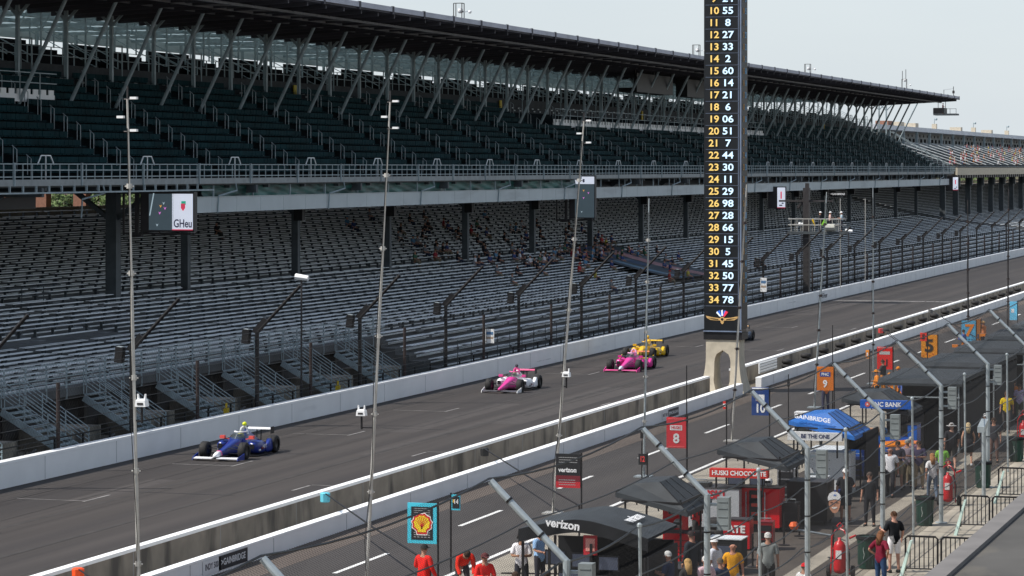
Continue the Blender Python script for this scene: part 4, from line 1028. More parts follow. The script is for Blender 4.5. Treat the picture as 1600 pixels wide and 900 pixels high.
for (u, lab) in [(1349-40,'slim pale pole beside the flag stand railing'),(1368-20,'slim yellowish pole right of the flag stand')]:
    x, Z = aty(u+4, 47.3); o = MB().tube([(0,0,.9),(0,0,hz(310,Z))],.035,5).build('slim_pole', 'light_pole'); tag(o, lab, 'pole'); o.location = (x,47.3,0)

# ---------------------------------------------------------------- pit boards
def board(u0, u1, v0, v1, label, cols, draw, y=25.4, pole_right=True, vb=None, name='pit_board'):
    um = (u0+u1)/2; x, Z = aty(um, y); s = Z/FP; w = (u1-u0)*s/CA; z0, z1 = hz(v1,Z), hz(v0,Z); H = z1-z0
    t = thing(name, label, 'pit board', (x, y, 0))
    g = MB(); g.box(-.03,.03,-w/2,w/2,z0,z1,0)
    def R(a, b, c, d, m, e=0): g.box(-.037-e,-.031-e, w/2-b*w, w/2-a*w, z0+c*H, z0+d*H, m)
    def T(s_, a, c, size, m, sx=1): g.text(s_, (-.041, w/2-a*w, z0+c*H), (0,-1,0), (0,0,1), size*H, m, sx=sx, off=.03)
    draw(R, T, g, w, z0, H); g.build('panel', [c if isinstance(c,str) else dye(c,'board') for c in cols], t)
    g = MB(); yy = -w/2-.03 if pole_right else w/2+.03; g.tube([(0,yy,.1),(0,yy,z1+.05)],.028,6); g.build('pole', 'steel_black', t)
    return t
def d_shell(R,T,g,w,z0,H):
    R(.13,.87,.09,.91,1)
    for k in range(4): R(.22,.78,.86-.05*k,.875-.05*k,2,.002)
    for k in range(3): 
        for j in range(5): R(.22+.12*j,.30+.12*j,.15+.055*k,.17+.055*k,2,.002)
    o = (-.040, 0, z0+.50*H); S = w*.30
    def shell(k, m, e):
        pts = []
        for i in range(15):
            a = math.radians(-25+230*i/14); r = S*k*(1+.06*math.cos(i*math.pi)); pts.append((r*math.cos(a), r*math.sin(a)*.95))
        pts += [(-S*.55*k,-S*.72*k),(-S*.5*k,-S*1.05*k),(S*.5*k,-S*1.05*k),(S*.55*k,-S*.72*k)]
        g.prism(pts, (o[0]-e,o[1],o[2]), (0,-1,0), (0,0,1), (-.004,0,0), m)
    shell(1.22,5,0); shell(1.1,3,.004); shell(.9,4,.008)
    for i in range(7):
        a = math.radians(30+20*i); g.prism([(-S*.1*math.cos(a)-.008,-S*.6),(S*.8*math.cos(a)-.008,S*.75*math.sin(a)),(S*.8*math.cos(a)+.008,S*.75*math.sin(a)),(-S*.1*math.cos(a)+.008,-S*.6)], (o[0]-.0125,0,o[2]), (0,-1,0), (0,0,1), (-.003,0,0), 3)
TEAL = (.06,.52,.66)
board(637,683,786,849,'tall teal framed pit board with a yellow scallop shell on black', [TEAL,(.015,.015,.017),(.3,.3,.3),(.6,.02,.02),(.85,.6,.02),(.8,.75,.7)], d_shell)
board(706,719,773,797,'small narrow teal and black number board on a thin pole', [TEAL,(.015,.015,.017),(.7,.7,.7),(.7,.4,.05)], lambda R,T,g,w,z0,H: (R(.1,.95,.12,.88,1), T('14',.55,.55,.42,2,.8), R(.15,.4,.5,.7,3,.002)), pole_right=False)
board(869,907,709,762,'black and red pit board with three grey bars and a white word', [(.012,.012,.014),(.28,.28,.28),(.5,.02,.03),(.85,.85,.85),(.16,.012,.02)], lambda R,T,g,w,z0,H: ([R(.12,.88,.88-.07*k,.9-.07*k,1) for k in range(3)], R(0,1,0,.18,2), R(0,1,.18,.36,4), T('verizon',.48,.52,.19,3,.98), [R(.12,.8,.08+.07*k,.10+.07*k,1,.002) for k in range(3)]))
board(998,1010,709,726,'small black box with a red number twelve on a rod', [(.012,.012,.014),(.7,.06,.05)], lambda R,T,g,w,z0,H: (T('12',.5,.5,.7,1,.7),), y=25.2)
board(1042,1072,652,700,'red pit board with a grey crest and a large white eight', [(.50,.025,.035),(.6,.6,.6),(.62,.1,.1)], lambda R,T,g,w,z0,H: (R(.18,.8,.58,.74,1), T('HUSKI',.5,.66,.13,0,.9), T('8',.5,.30,.42,1,1), R(.08,.92,.03,.06,2), R(.08,.92,.93,.96,2)))
board(1175,1201,605,649,'navy blue pit board with a white crest and a large white ten', [(.015,.05,.20),(.8,.8,.8),(.5,.1,.1)], lambda R,T,g,w,z0,H: (R(.25,.75,.52,.74,1), R(.3,.7,.5,.54,2,.002), T('10',.5,.24,.42,1,.9), R(.03,.97,.94,.98,1)))
board(1277,1302,573,610,'orange pit board with a blue crest and a white nine held by a crewman', [(.62,.16,.012),(.8,.8,.8),(.04,.08,.3)], lambda R,T,g,w,z0,H: (R(.18,.82,.58,.78,2), T('PNC',.5,.68,.16,1,1), T('9',.5,.27,.42,1,.9)))
board(1371,1394,542,577,'bright red pit board with a grey crest and black eleven', [(.72,.02,.015),(.5,.48,.46),(.03,.02,.02)], lambda R,T,g,w,z0,H: (R(.16,.84,.66,.80,1), T('11',.5,.28,.42,2,.9), R(.05,.95,.95,.97,1)))
board(1440,1464,523,559,'orange yellow pit board with a large black five', [(.75,.27,.01),(.03,.025,.02),(.55,.12,.01)], lambda R,T,g,w,z0,H: (T('5',.5,.5,.75,1,1.1), [R(.08+.2*k,.18+.2*k,.06+.07*(k%2),.12+.07*(k%2),2) for k in range(4)]))
board(1438,1448,520,533,'small red number plate at the corner of the orange five board', [(.75,.04,.02),(.03,.02,.02)], lambda R,T,g,w,z0,H: (T('5',.5,.5,.8,1,1),), y=25.3)
board(1503,1524,501,533,'light blue pit board with an orange seven', [(.10,.38,.60),(.75,.22,.02),(.03,.05,.1)], lambda R,T,g,w,z0,H: (T('7',.55,.5,.8,1,1.1), [R(.1+.2*k,.18+.2*k,.05,.1,2) for k in range(4)]))
board(1526,1532,499,532,'narrow brown edge board beside the light blue seven board', [(.35,.13,.03),(.03,.05,.1)], lambda R,T,g,w,z0,H: (R(.2,.6,.1,.3,1),))
board(1578,1589,471,500,'pale blue tilted board at the far right', [(.12,.42,.62),(.6,.6,.6)], lambda R,T,g,w,z0,H: (R(.2,.6,.4,.6,1),))
board(1130,1134,627,639,'tiny red and white marker board on a thin rod', [(.7,.03,.02),(.8,.8,.8)], lambda R,T,g,w,z0,H: (R(0,1,.3,.7,1),))
board(1353,1358,547,560,'tiny orange marker board on a thin rod', [(.75,.25,.02),(.8,.8,.8)], lambda R,T,g,w,z0,H: (R(.3,.7,.3,.7,1),))
# booms reaching over the pit wall
def boom(p0, p1, lab, colr, yb=22.5, h0=3.2):
    (u0, v0), (u1, v1) = p0, p1
    t0x, Z0 = aty(u0, 32.6); A_ = Vector((t0x,32.6,hz(v0,Z0))); x1, Z1 = aty(u1, 24.0); B_ = Vector((x1,24.0,hz(v1,Z1)))
    t = thing('boom_pole', lab, 'boom', B_); g = MB(); g.tube([(0,0,0), (A_+B_)/2-B_+Vector((0,0,-.06)), A_-B_],[.03,.028,.022],5); g.tube([(0,0,0),(0,0,-B_.z)],.03,5); g.build('pole', 'steel_black', t)
    g = MB(); a = A_-B_; g.lathe([(.1,-.28),(.16,-.26),(.17,0),(.12,.03)], a.x, a.y, 8, z0=a.z); g.build('flag_can', dye(colr,'board'), t)
boom((508,771),(672,880),'long thin boom with a light blue can hanging over the inner wall', (.12,.5,.6))
boom((757,701),(905,790),'long thin boom with a black can over the inner wall', (.02,.02,.02))
boom((122,889),(300,1000),'bright red can on a boom over the inner wall at lower left', (.8,.08,.01))
boom((980,877),(1090,965),'black can on a boom low in the pit', (.02,.02,.02)) if False else None
boom((1376,514),(1450,565),'thin boom with a red can near the far pit wall', (.5,.05,.05))
boom((1454,484),(1530,530),'thin boom reaching over the far wall', (.1,.1,.1))
boom((1386,519),(1470,575),'thin boom with a dark can near the far pit wall', (.1,.08,.06))
boom((980,660),(1060,705),'thin boom with a black can above the pit lane wall left of the tower', (.03,.03,.03)) if False else None

# ---------------------------------------------------------------- crowd barriers, bins, extinguishers
b0 = None
for i, (x, lab) in enumerate([(80.2,'black crowd barrier nearest the foreground concrete roof'),(90.6,'second black crowd barrier from the front, behind the green bin'),(99.4,'third black crowd barrier from the front, cut by the roof edge'),(71.5,'black crowd barrier hidden low behind the roof corner')]):
    if b0 is None:
        b0 = thing('crowd_barrier', lab, 'barrier', (x,12.7,0), 0, 'black crowd barriers along the walkway'); g = MB()
        for k in range(3):
            a = -1.3+1.0*k-.9; 
            g.tube([(0,a+.02,.12),(0,a+.02,1.04),(0,a+.08,1.1),(0,a+.86,1.1),(0,a+.92,1.04),(0,a+.92,.12)],.028,6); g.tube([(0,a+.02,.2),(0,a+.92,.2)],.022,6)
            for j in range(6): q = a+.14+.13*j; g.tube([(0,q,.2),(0,q,1.1)],.015,4)
        g.build('frame', 'steel_black', b0)
        g = MB()
        for k in range(2): 
            a = 1.1-1.0*k-.3; g.tube([(-.28,a,.02),(0,a,.15),(.28,a,.02)],.018,5)
        g.build('foot', 'steel_black', b0)
    else: dup(b0, (x,12.7,0), label=lab)
l0 = None
for x, lab in [(79.2,'pale green plank leaning on the nearest crowd barrier'),(89.4,'pale green plank leaning on the second crowd barrier'),(98.3,'pale green plank leaning on the third crowd barrier')]:
    if l0 is None:
        l0 = tag(MB().hexa([(-.1,.75,.0),(.1,.75,.0),(.1,.85,.0),(-.1,.85,.0),(.15,.5,1.08),(.3,.5,1.08),(.3,.56,1.08),(.15,.56,1.08)]).build('leaning_plank', mat('plank_green', (.45,.58,.52), .5)), lab, 'plank', 'planks leaning on the barriers'); l0.location = (x,12.6,0)
    else: dup(l0, (x,12.6,0), label=lab)
c0 = None
for (u, v, s, lab) in [(1355,888,1,'dark green waste bin with a bag, nearest, beside the woman in a maroon top'),(1445,821,1,'dark green waste bin beside the red extinguisher cart further back'),(1536,762,1,'dark green waste bin at the foot of the sixth fence post'),(1588,721,1,'dark green waste bin at the right edge')]:
    x, y = gnd(u, v)
    if c0 is None:
        c0 = thing('waste_bin', lab, 'bin', (x,y,0), 0, 'green waste bins along the fence'); g = MB(); g.lathe([(.2,0),(.24,.02),(.26,.3),(.29,.8),(.31,.84),(.31,.9)], n=16)
        for k in range(8): a = k*.785; g.box(.25*math.cos(a)-.02,.25*math.cos(a)+.02,.25*math.sin(a)-.02,.25*math.sin(a)+.02,.1,.75)
        g.build('body', 'plastic_green', c0, smooth=False)
        g = MB(); g.lathe([(.315,.84),(.325,.86),(.32,.93),(.24,.93),(.22,.7),(.05,.62)], n=14); g.build('liner', 'black_fabric', c0)
        g = MB(); g.tube([(-.26,.06,.3),(-.27,.03,.42),(-.275,.06,.55),(-.29,.05,.62)],.014,5); g.build('printed_mark', dye((.4,.45,.42),'board'), c0)
    else: dup(c0, (x,y,0), label=lab)
e0 = None
for (u, v, lab) in [(1312,903,'tall red extinguisher cart beside the nearest green bin'),(1481,790,'red extinguisher cart behind the fifth fence post'),(1599,700,'red extinguisher cart at the far right edge')]:
    x, y = gnd(u, v)
    if e0 is None:
        e0 = thing('extinguisher_cart', lab, 'extinguisher', (x,y,0), 0, 'red extinguisher carts along the fence'); g = MB()
        g.lathe([(.05,.12),(.15,.16),(.17,.25),(.17,.88),(.12,1.0),(.05,1.04),(.05,1.12)], n=14); g.build('cylinder', 'ext_red', e0, smooth=True)
        g = MB(); 
        for s in (-1,1): g.tube([(.05,s*.26,.1),(.0,s*.22,1.15),(.0,s*.12,1.32),(.06,0,1.36)],.022,6)
        g.tube([(.06,.0,1.36),(.05,.09,1.44),(.05,0,1.53),(.05,-.09,1.44),(.06,0,1.36)],.02,6); g.tube([(.1,-.26,1.1),(.0,-.45,1.2)],.03,6); g.tube([(.1,-.27,.8),(.1,.27,.8)],.02,5); g.build('frame', 'ext_red', e0)
        for s in (-1,1):
            o = MB().tube([(0,-.04,0),(0,.04,0)],.17,12).build('wheel', 'rubber', e0); o.location = (.15,s*.34,.17)
        g = MB(); g.box(-.18,-.15,-.08,.08,.55,.78); g.build('printed_label', dye((.75,.72,.7),'board'), e0)
        g = MB(); g.tube([(0,.02,1.1),(-.1,-.2,1.05),(-.15,-.3,.7),(-.1,-.28,.3),(-.2,-.2,.25)],.022,6); g.build('hose', 'steel_black', e0)
    else: dup(e0, (x,y,0), label=lab)
# stanchions
p0 = None
for (u, v, lab) in [(1225,852,'black stanchion on the walkway beside the red cabinet'),(1249,838,'black stanchion behind the fourth fence post'),(1176,886,'black stanchion in front of the lettered red box'),(1302,872,'thin black rod beside the red extinguisher cart')]:
    x, y = gnd(u, v)
    if p0 is None:
        p0 = thing('stanchion', lab, 'stanchion', (x,y,0)); MB().lathe([(.17,0),(.17,.02),(.03,.04)], n=12).build('base', 'steel_black', p0); MB().tube([(0,0,.03),(0,0,.95)],.03,6).build('post', 'steel_black', p0)
    else: dup(p0, (x,y,0), label=lab)
# ---------------------------------------------------------------- pit stands
def canopy(name, label, x, y, Lx, Ly, h0, h1, m, tilt=0, legs=True, drop=.35, extra=None):
    t = thing(name, label, 'canopy', (x,y,0)); a, b = Lx/2, Ly/2
    g = MB(); rx, ry = a*.6, b*.03
    lo = [(-a,b,h0+.12),(-a,-b,h0-drop),(a,-b,h0-drop),(a,b,h0+.12)]; lo[0] = (-a*.85,b,h0+.12)
    mid = [(-a,b*.45,h0+.22),(-a,-b*.15,h0+.2),(a,-b*.15,h0+.2),(a,b*.45,h0+.22)]
    hi = [(-rx,b*.62,h1-.06),(-rx,-b*.12,h1),(rx,-b*.12,h1),(rx,b*.62,h1-.06)]
    g.add(lo+mid+hi, [(0,4,8,11,7,3),(8,9,10,11),(4,5,9,8),(1,2,6,10,9,5),(6,7,11,10)] if False else [(8,9,10,11),(0,8,11,3),(3,11,10,2),(2,10,9,1),(1,9,8,0)])
    k = len(g.v); off = [(px,py,pz-.14) for px,py,pz in lo]; g.add(lo+off, [(i,(i+1)%4,4+(i+1)%4,4+i) for i in range(4)])
    g.build('roof', m, t)
    g = MB()
    for p_, q_ in ((0,8),(1,9),(2,10),(3,11)):
        A_, B_ = Vector((lo+mid+hi)[p_]), Vector((lo+mid+hi)[q_]); g.bar(A_+Vector((0,0,.01)), B_+Vector((0,0,.012)), .03, .012)
    for f_ in (.33,.66): A_ = Vector(lo[1]).lerp(Vector(lo[2]), f_); B_ = Vector(hi[1]).lerp(Vector(hi[2]), f_); g.bar(A_+Vector((0,0,.01)), B_+Vector((0,0,.012)), .02, .01)
    for i_ in range(4):
        A_, B_ = Vector(lo[i_]), Vector(lo[(i_+1)%4])
        for f_ in (.15,.3,.45,.6,.75,.9): c_ = A_.lerp(B_, f_); g.tube([c_+Vector((0,0,-.13)), c_+Vector((0,0,-.2-.05*((i_+int(f_*20))%3)))], .02, 4)
    g.build('seam_and_ties', 'steel_black', t)
    g = MB()
    if legs:
        for sx in (-1,1):
            for sy in (-1,1): g.bar((sx*a*.8,sy*b*.75,0),(sx*a*.8,sy*b*.75,h0-.05),.05)
    for s in (-1,1): g.bar((-a*.9,s*b*.8,h0-.12),(a*.9,s*b*.8,h0-.12),.05); g.bar((s*a*.9,-b*.8,h0-.14),(s*a*.9,b*.8,h0-.1),.05)
    g.build('frame', 'steel_black', t)
    if extra: extra(t, a, b)
    return t
def band(name, label, x, y, w, z, h, bgc, fg, txt, size, pre=None):
    t = thing(name, label, 'sign', (x,y,z)); g = MB(); g.box(0,.3,-w/2,w/2,0,h,0)
    g.text(txt, (-.006,-.02,h/2), (0,-1,0), (0,0,1), size, 1, sx=.95, off=.03)
    if pre: pre(g, w, h)
    g.build('board', [dye(bgc,'board'),dye(fg,'board'),dye((.7,.12,.1),'board')], t)
    g = MB(); 
    for s in (-.8,.8): g.bar((.15,s*w/2,0),(.15,s*w/2,-.6),.05)
    g.build('support', 'steel_black', t); return t
def cabinet(name, label, x, y, w, d, h, m, drawers=0, hand=True, top='steel_dark', dots=False, z=0.14, cat='cart', lw=.4):
    t = thing(name, label, cat, (x,y,0)); g = MB(); g.box(0,d,-w/2,w/2,z,h); g.build('body', m, t)
    g = MB(); g.box(-.02,d+.02,-w/2-.02,w/2+.02,h+.002,h+.03); g.build('top', top, t)
    for sx in (.12,d-.12):
        for s in (-1,1): o = MB().tube([(0,-.025,0),(0,.025,0)],z/2,8).build('castor', 'rubber', t); o.location = (sx,s*(w/2-.1),z/2)
    if drawers:
        g = MB()
        for k in range(drawers): zz = z+.06+(h-z-.1)*k/drawers; g.box(-.012,-.003,-w/2+.05,w/2-.05,zz,zz+.015)
        g.build('drawer_gap', 'steel_black', t)
    if dots:
        g = MB()
        for i in range(3):
            for j in range(4): g.box(-.01,-.003,-w/2+.15+i*(w-.3)/2.0-.015,-w/2+.15+i*(w-.3)/2.0+.015,z+.2+j*.3,z+.23+j*.3)
        g.build('rivet', 'steel_black', t)
    return t
def monitor(x, y, z, w, h, lab, rz=0, grp='pit stand monitors'):
    t = thing('monitor', lab, 'monitor', (x,y,z), rz, grp); MB().box(0,.05,-w/2,w/2,0,h).build('case', 'steel_black', t)
    MB().box(-.008,-.002,-w/2+.03,w/2-.03,.03,h-.03).build('screen', dye((.03,.035,.05),'led'), t); MB().bar((.08,0,-.25),(.03,0,.1),.04).build('bracket', 'steel_black', t); return t
RED = (.58,.012,.018); BLU = (.012,.10,.42)
# arched black tent (nearest)
x, y = 71.5, 19.9
t = thing('arched_tent', 'black arched tent with white lettering on its rim and roof, nearest the camera', 'tent', (x,y,0)); a = 1.5
def arch(s, k=1.0): # s 0..1 from +y side to -y side
    yy = 1.7-3.4*s; return (yy, 2.06+.42*math.sin(min(1,s*1.25+.12)*math.pi*.55)-.95*max(0,s-.42)**1.35)
g = MB(); n = 16; vs = []
for xx in (-a,a):
    for dz in (0,.07):
        for i in range(n+1): yy, zz = arch(i/n); vs.append((xx,yy,zz+dz))
k = n+1; fs = []
for i in range(n): fs += [(k+i,k+i+1,3*k+i+1,3*k+i),(i,2*k+i,2*k+i+1,i+1),(i,i+1,k+i+1,k+i),(2*k+i,3*k+i,3*k+i+1,2*k+i+1)]
g.add(vs, fs); g.build('roof', 'canopy_fabric', t)
g = MB(); rim = [( -a-.02,)+arch(i/n) for i in range(n+1)]
g.loft([[(p[0],p[1],p[2]+.06),(p[0]-.01,p[1],p[2]+.06),(p[0]-.01,p[1],p[2]-.26),(p[0],p[1],p[2]-.26)] for p in rim]); g.build('rim_valance', 'black_fabric', t)
g = MB(); g.text('verizon', (-a-.035,.52,2.37), (0,-1,-.1), (0,-.1,1), .3, off=.03); 
g.text('verizon', (.1,-.9,2.40), (1,0,0), (0,1,.27), .44, off=.03)
g.build('white_lettering', dye((.85,.85,.85),'board'), t)
g = MB(); g.box(-a,a,-1.72,-1.66,.05,1.62); g.build('side_wall', 'black_fabric', t)
g = MB(); g.text('verizon', (.35,-1.73,.95), (1,0,0), (0,0,1), .34, off=.02); g.build('side_lettering', dye((.45,.5,.6),'board'), t)
g = MB()
for yy in (-1.6,-.2,.9,1.6): g.bar((-a+.05,yy,0),(-a+.05,yy,1.9 if yy > -1 else 1.6),.06); g.bar((a-.05,yy,0),(a-.05,yy,1.7),.06)
g.build('frame', 'steel_black', t)
MB().box(-1.1,-1.0,-1.5,1.3,.2,.9).build('counter_panel', 'black_fabric', t); MB().box(a-.1,a-.05,-1.6,1.5,0,1.7).build('rear_wall', 'black_fabric', t)
for j, (yy, zz) in enumerate([(.8,1.3),(.1,1.25),(-.6,1.2),(.45,.75),(-.35,.7)]): monitor(x-1.25, y+yy, zz, .55, .38, 'dark monitor under the black arched tent, '+['upper left','upper middle','upper right','lower left','lower right'][j], grp='monitors under the arched tent')
tag(MB().box(0,.02,-.18,.18,0,.5,0).box(-.01,0,-.12,.12,.1,.42,1).build('red_placard', [dye((.5,.02,.03),'board'), dye((.7,.3,.25),'board')]), 'small red placard hung inside the black arched tent', 'placard').location = (x-1.35,y-.15,1.6)
# second stand: black canopy, red cabinets
canopy('canopy', 'black hipped canopy over the red pit stand, left of the red band', 80.0, 20.35, 3.0, 2.15, 2.1, 2.5, 'canopy_fabric')
cabinet('timing_stand', 'tall red pit stand cabinet under the nearer black canopy', 81.6, 20.5, .55, .9, 1.75, dye(RED,'paint'), 0)
cabinet('timing_stand', 'red upright pit stand side with a black ladder, left under the nearer canopy', 79.4, 21.0, .35, 1.0, 1.25, dye(RED,'paint'), 3)
cabinet('tool_cabinet', 'low red tool cabinet in front of the nearer black canopy', 77.4, 19.9, .5, .8, .95, dye(RED,'paint'), 4)
cabinet('tool_cabinet', 'red tool cabinet with grey lettering beside the folding table', 79.2, 19.75, .75, .6, 1.05, dye(RED,'paint'), 5)
cabinet('work_table', 'grey topped work table with black front near the third fence post', 79.0, 18.35, 1.0, .8, .95, 'black_fabric', top='bench_alu', cat='table')
monitor(78.7, 18.4, .35, .8, .5, 'wide black monitor under the grey topped table')
cabinet('equipment_trolley', 'dark equipment trolley with a white hose coil behind the navy vest man', 74.5, 18.8, .9, .9, .7, 'carbon')
g = MB()
for k in range(5): g.tube([(.0,.22*math.cos(j*.524),.25+.22*math.sin(j*.524)) for j in range(13)],.03,5)
tag(g.build('hose_coil', dye((.5,.5,.48))), 'pale coiled hose under the nearer black canopy', 'hose').location = (80.2,20.1,1.45)
bx = cabinet('storage_box', 'grey white box with red lettering between the two red stands', 88.0, 20.9, 1.9, 1.2, 1.35, dye((.42,.43,.44),'paint'), cat='box')
MB().text('HUSKI', (-.012,0,1.15), (0,-1,0), (0,0,1), .36, off=.03).build('red_lettering', dye((.5,.02,.03),'board'), bx)
# third stand
canopy('canopy', 'black hipped canopy above the red lettered band, left of the blue canopy', 90.4, 19.75, 3.2, 2.3, 2.35, 2.72, 'canopy_fabric')
band('sponsor_band', 'long red band with white lettering below the black canopy', 87.9, 19.95, 1.85, 1.72, .27, (.60,.03,.02), (.85,.82,.8), 'HUSKI CHOCOLATE', .2)
cabinet('tool_cabinet', 'wide bright red cabinet with dark centre opening, beneath the red lettered band', 88.4, 19.5, 1.5, .8, 1.36, dye((.62,.006,.012),'paint'), 0)
g = MB(); g.box(-.02,-.008,-.2,.2,.1,1.3,0)
for k in range(4): g.box(-.03,-.02,-.13,.13,.25+.27*k,.35+.27*k,1)
for s in (-1,1): g.bar((-.03,s*.3,.1),(-.03,s*.3,1.25),.03,m=2)
tag(g.build('tool_rack', ['steel_black', dye((.55,.05,.03),'paint'),'galvanised']), 'black narrow tool rack leaning on the wide red cabinet', 'rack').location = (88.36,19.5,0)
bx = cabinet('tool_cabinet', 'small red box with large white letters in front of the wide red cabinet', 83.9, 19.1, .8, .55, .9, dye((.52,.012,.02),'paint'), 0, z=.05)
MB().text('ATE', (-.012,.0,.62), (0,-1,0), (0,0,1), .3, off=.04).build('white_lettering', dye((.85,.85,.85),'board'), bx)
monitor(88.6, 20.2, 1.42, .5, .3, 'dark monitor below the left half of the red lettered band', grp='monitors below the red band'); monitor(88.6, 19.5, 1.42, .5, .3, 'dark monitor below the right half of the red lettered band', grp='monitors below the red band')
cabinet('equipment_trolley', 'black equipment trolley between the wide red cabinet and the white cart', 90.5, 18.3, 1.3, 1.2, 1.35, 'carbon', 3)
t = thing('air_jack', 'orange headed lance lying beside the wide red cabinet', 'tool', (87,18.0,0)); MB().tube([(0,0,.3),(.5,-1.1,.08)],.04,6).build('lance', 'galvanised', t); MB().lathe([(.1,0),(.16,.1),(.1,.22)], z0=.3, n=8).build('head', dye((.75,.12,.02),'paint'), t)
tyre = None
for (x, y, lab) in [(86.3,20.2,'pile of two race tyres left of the wide red cabinet'),(83.0,19.9,'pile of two race tyres behind the small red lettered box'),(76.2,19.0,'pile of two race tyres left of the grey topped table')]:
    if tyre is None:
        tyre = thing('tyre_stack', lab, 'tyres', (x,y,0), 0, 'tyre piles in the pit boxes')
        for z in (0,.33): MB().lathe([(.18,0),(.32,.02),(.34,.06),(.34,.27),(.32,.31),(.18,.32)], n=18, z0=z).build('tyre', 'rubber', tyre, smooth=True); MB().lathe([(.02,.12),(.18,.1),(.185,.2)], n=12, z0=z).build('rim', 'galvanised', tyre)
    else: dup(tyre, (x,y,0), label=lab)
# fourth stand
def ex(t, a, b):
    g = MB(); g.text('GAINBRIDGE', (-a*.84-.12,b*.28,2.72), (0,-1,-.12), (.5,0,1), .22, off=.02); g.build('white_lettering', dye((.8,.8,.82),'board'), t)
canopy('canopy', 'bright blue hipped canopy with white lettering above a white band', 99.6, 19.35, 3.0, 2.35, 2.5, 2.88, dye((.02,.15,.50),'board'), extra=ex)
band('sponsor_band', 'long white band with navy lettering below the blue canopy', 98.0, 19.55, 1.9, 1.98, .28, (.72,.72,.71), (.04,.05,.12), 'BE THE ONE', .19)
cabinet('pit_cart', 'large white riveted cabinet below the white lettered band', 98.6, 19.15, 1.5, .9, 1.5, dye((.66,.67,.66),'paint'), dots=True, top='bench_alu')
cabinet('pit_cart', 'small white cabinet in front of the large white riveted one', 95.8, 19.0, .62, .5, .95, dye((.6,.62,.63),'paint'), 0, top='bench_alu')
t = thing('nose_assembly', 'blue and white race car nose with front wing lying on a dark stand', 'car part', (95.2,18.35,.35), 2.2); MB().loft([ring(.6,.07,.0,.1), ring(.3,.12,0,.2), ring(-.3,.17,0,.3)]).build('nose', dye(BL,'paint'), t, smooth=True); MB().box(.3,.6,-.8,.8,-.02,.02).build('wing', dye((.75,.75,.8),'paint'), t); MB().box(-.3,.4,-.3,.3,-.35,-.03).build('stand', 'steel_black', t)
t = thing('tent_wall', 'black fabric back wall beside the white cabinet', 'tent', (100.9,18.1,0)); MB().box(-1.2,1.3,-.03,.03,0,2.15).box(-1.25,-1.2,0,.7,1.55,2.15).build('wall', 'black_fabric', t)
# fifth stand
canopy('canopy', 'black hipped canopy behind the blue canopy, above the blue bank band', 109.3, 19.2, 3.2, 2.6, 2.55, 2.92, 'canopy_fabric')
band('sponsor_band', 'long blue band with a red and white roundel and white lettering', 107.6, 18.75, 1.95, 2.33, .31, (.01,.10,.45), (.85,.85,.87), 'PNC BANK', .24, pre=lambda g, w, h: (g.prism([(.1*math.cos(a*.785),.1*math.sin(a*.785)) for a in range(8)], (-.004,w/2-.28,h/2),(0,1,0),(0,0,1),(-.004,0,0),2), g.prism([(-.03,-.04),(.05,0),(-.03,.04)], (-.009,w/2-.28,h/2),(0,-1,0),(0,0,1),(-.002,0,0),1)))
cabinet('pit_cart', 'large blue cabinet below the blue bank band', 107.9, 18.75, 1.95, .9, 1.3, dye((.008,.12,.52),'paint'), 0)
cabinet('pit_cart', 'upright blue cabinet at the right end of the large blue one', 107.6, 17.75, .35, .9, 1.75, dye((.008,.10,.45),'paint'), 0)
cabinet('pit_cart', 'upright blue cabinet at the left end of the large blue one', 106.8, 19.75, .35, .9, 1.75, dye((.008,.10,.45),'paint'), 0)
t = thing('tail_wing', 'orange and white body panel lying on the blue cabinet', 'car part', (107.0,18.2,1.0), .3); MB().hexa([(0,-.8,0),(.6,-.8,.05),(.6,.6,.0),(0,.7,-.05),(0,-.8,.12),(.6,-.8,.2),(.6,.5,.12),(0,.3,.02)]).build('panel', dye((.75,.22,.02),'paint'), t); MB().box(.1,.5,-.5,.3,-.2,-.06).build('underside', dye((.75,.7,.68),'paint'), t)
cabinet('engine_stand', 'grey wheeled equipment table right of the blue canopy', 103.6, 20.3, 1.2, 1.6, 1.1, dye((.25,.26,.26),'paint'), top='bench_alu')
for i, (dx, dy) in enumerate([(0,0),(.3,.75)]):
    t = thing('camera_dome', 'dark glossy round housing with a white cap beyond the grey table, '+['left one','right one'][i], 'equipment', (109.5+dx,21.6+dy,0), 0, 'glossy dark housings beyond the blue canopy'); MB().lathe([(.05,0),(.07,1.1),(.3,1.15),(.36,1.4),(.33,1.75),(.2,1.9)], n=14).build('dome', dye((.06,.08,.09),'paint'), t, smooth=True); MB().box(-.3,.3,-.3,.3,1.9,1.96).build('cap', 'white_wall', t)
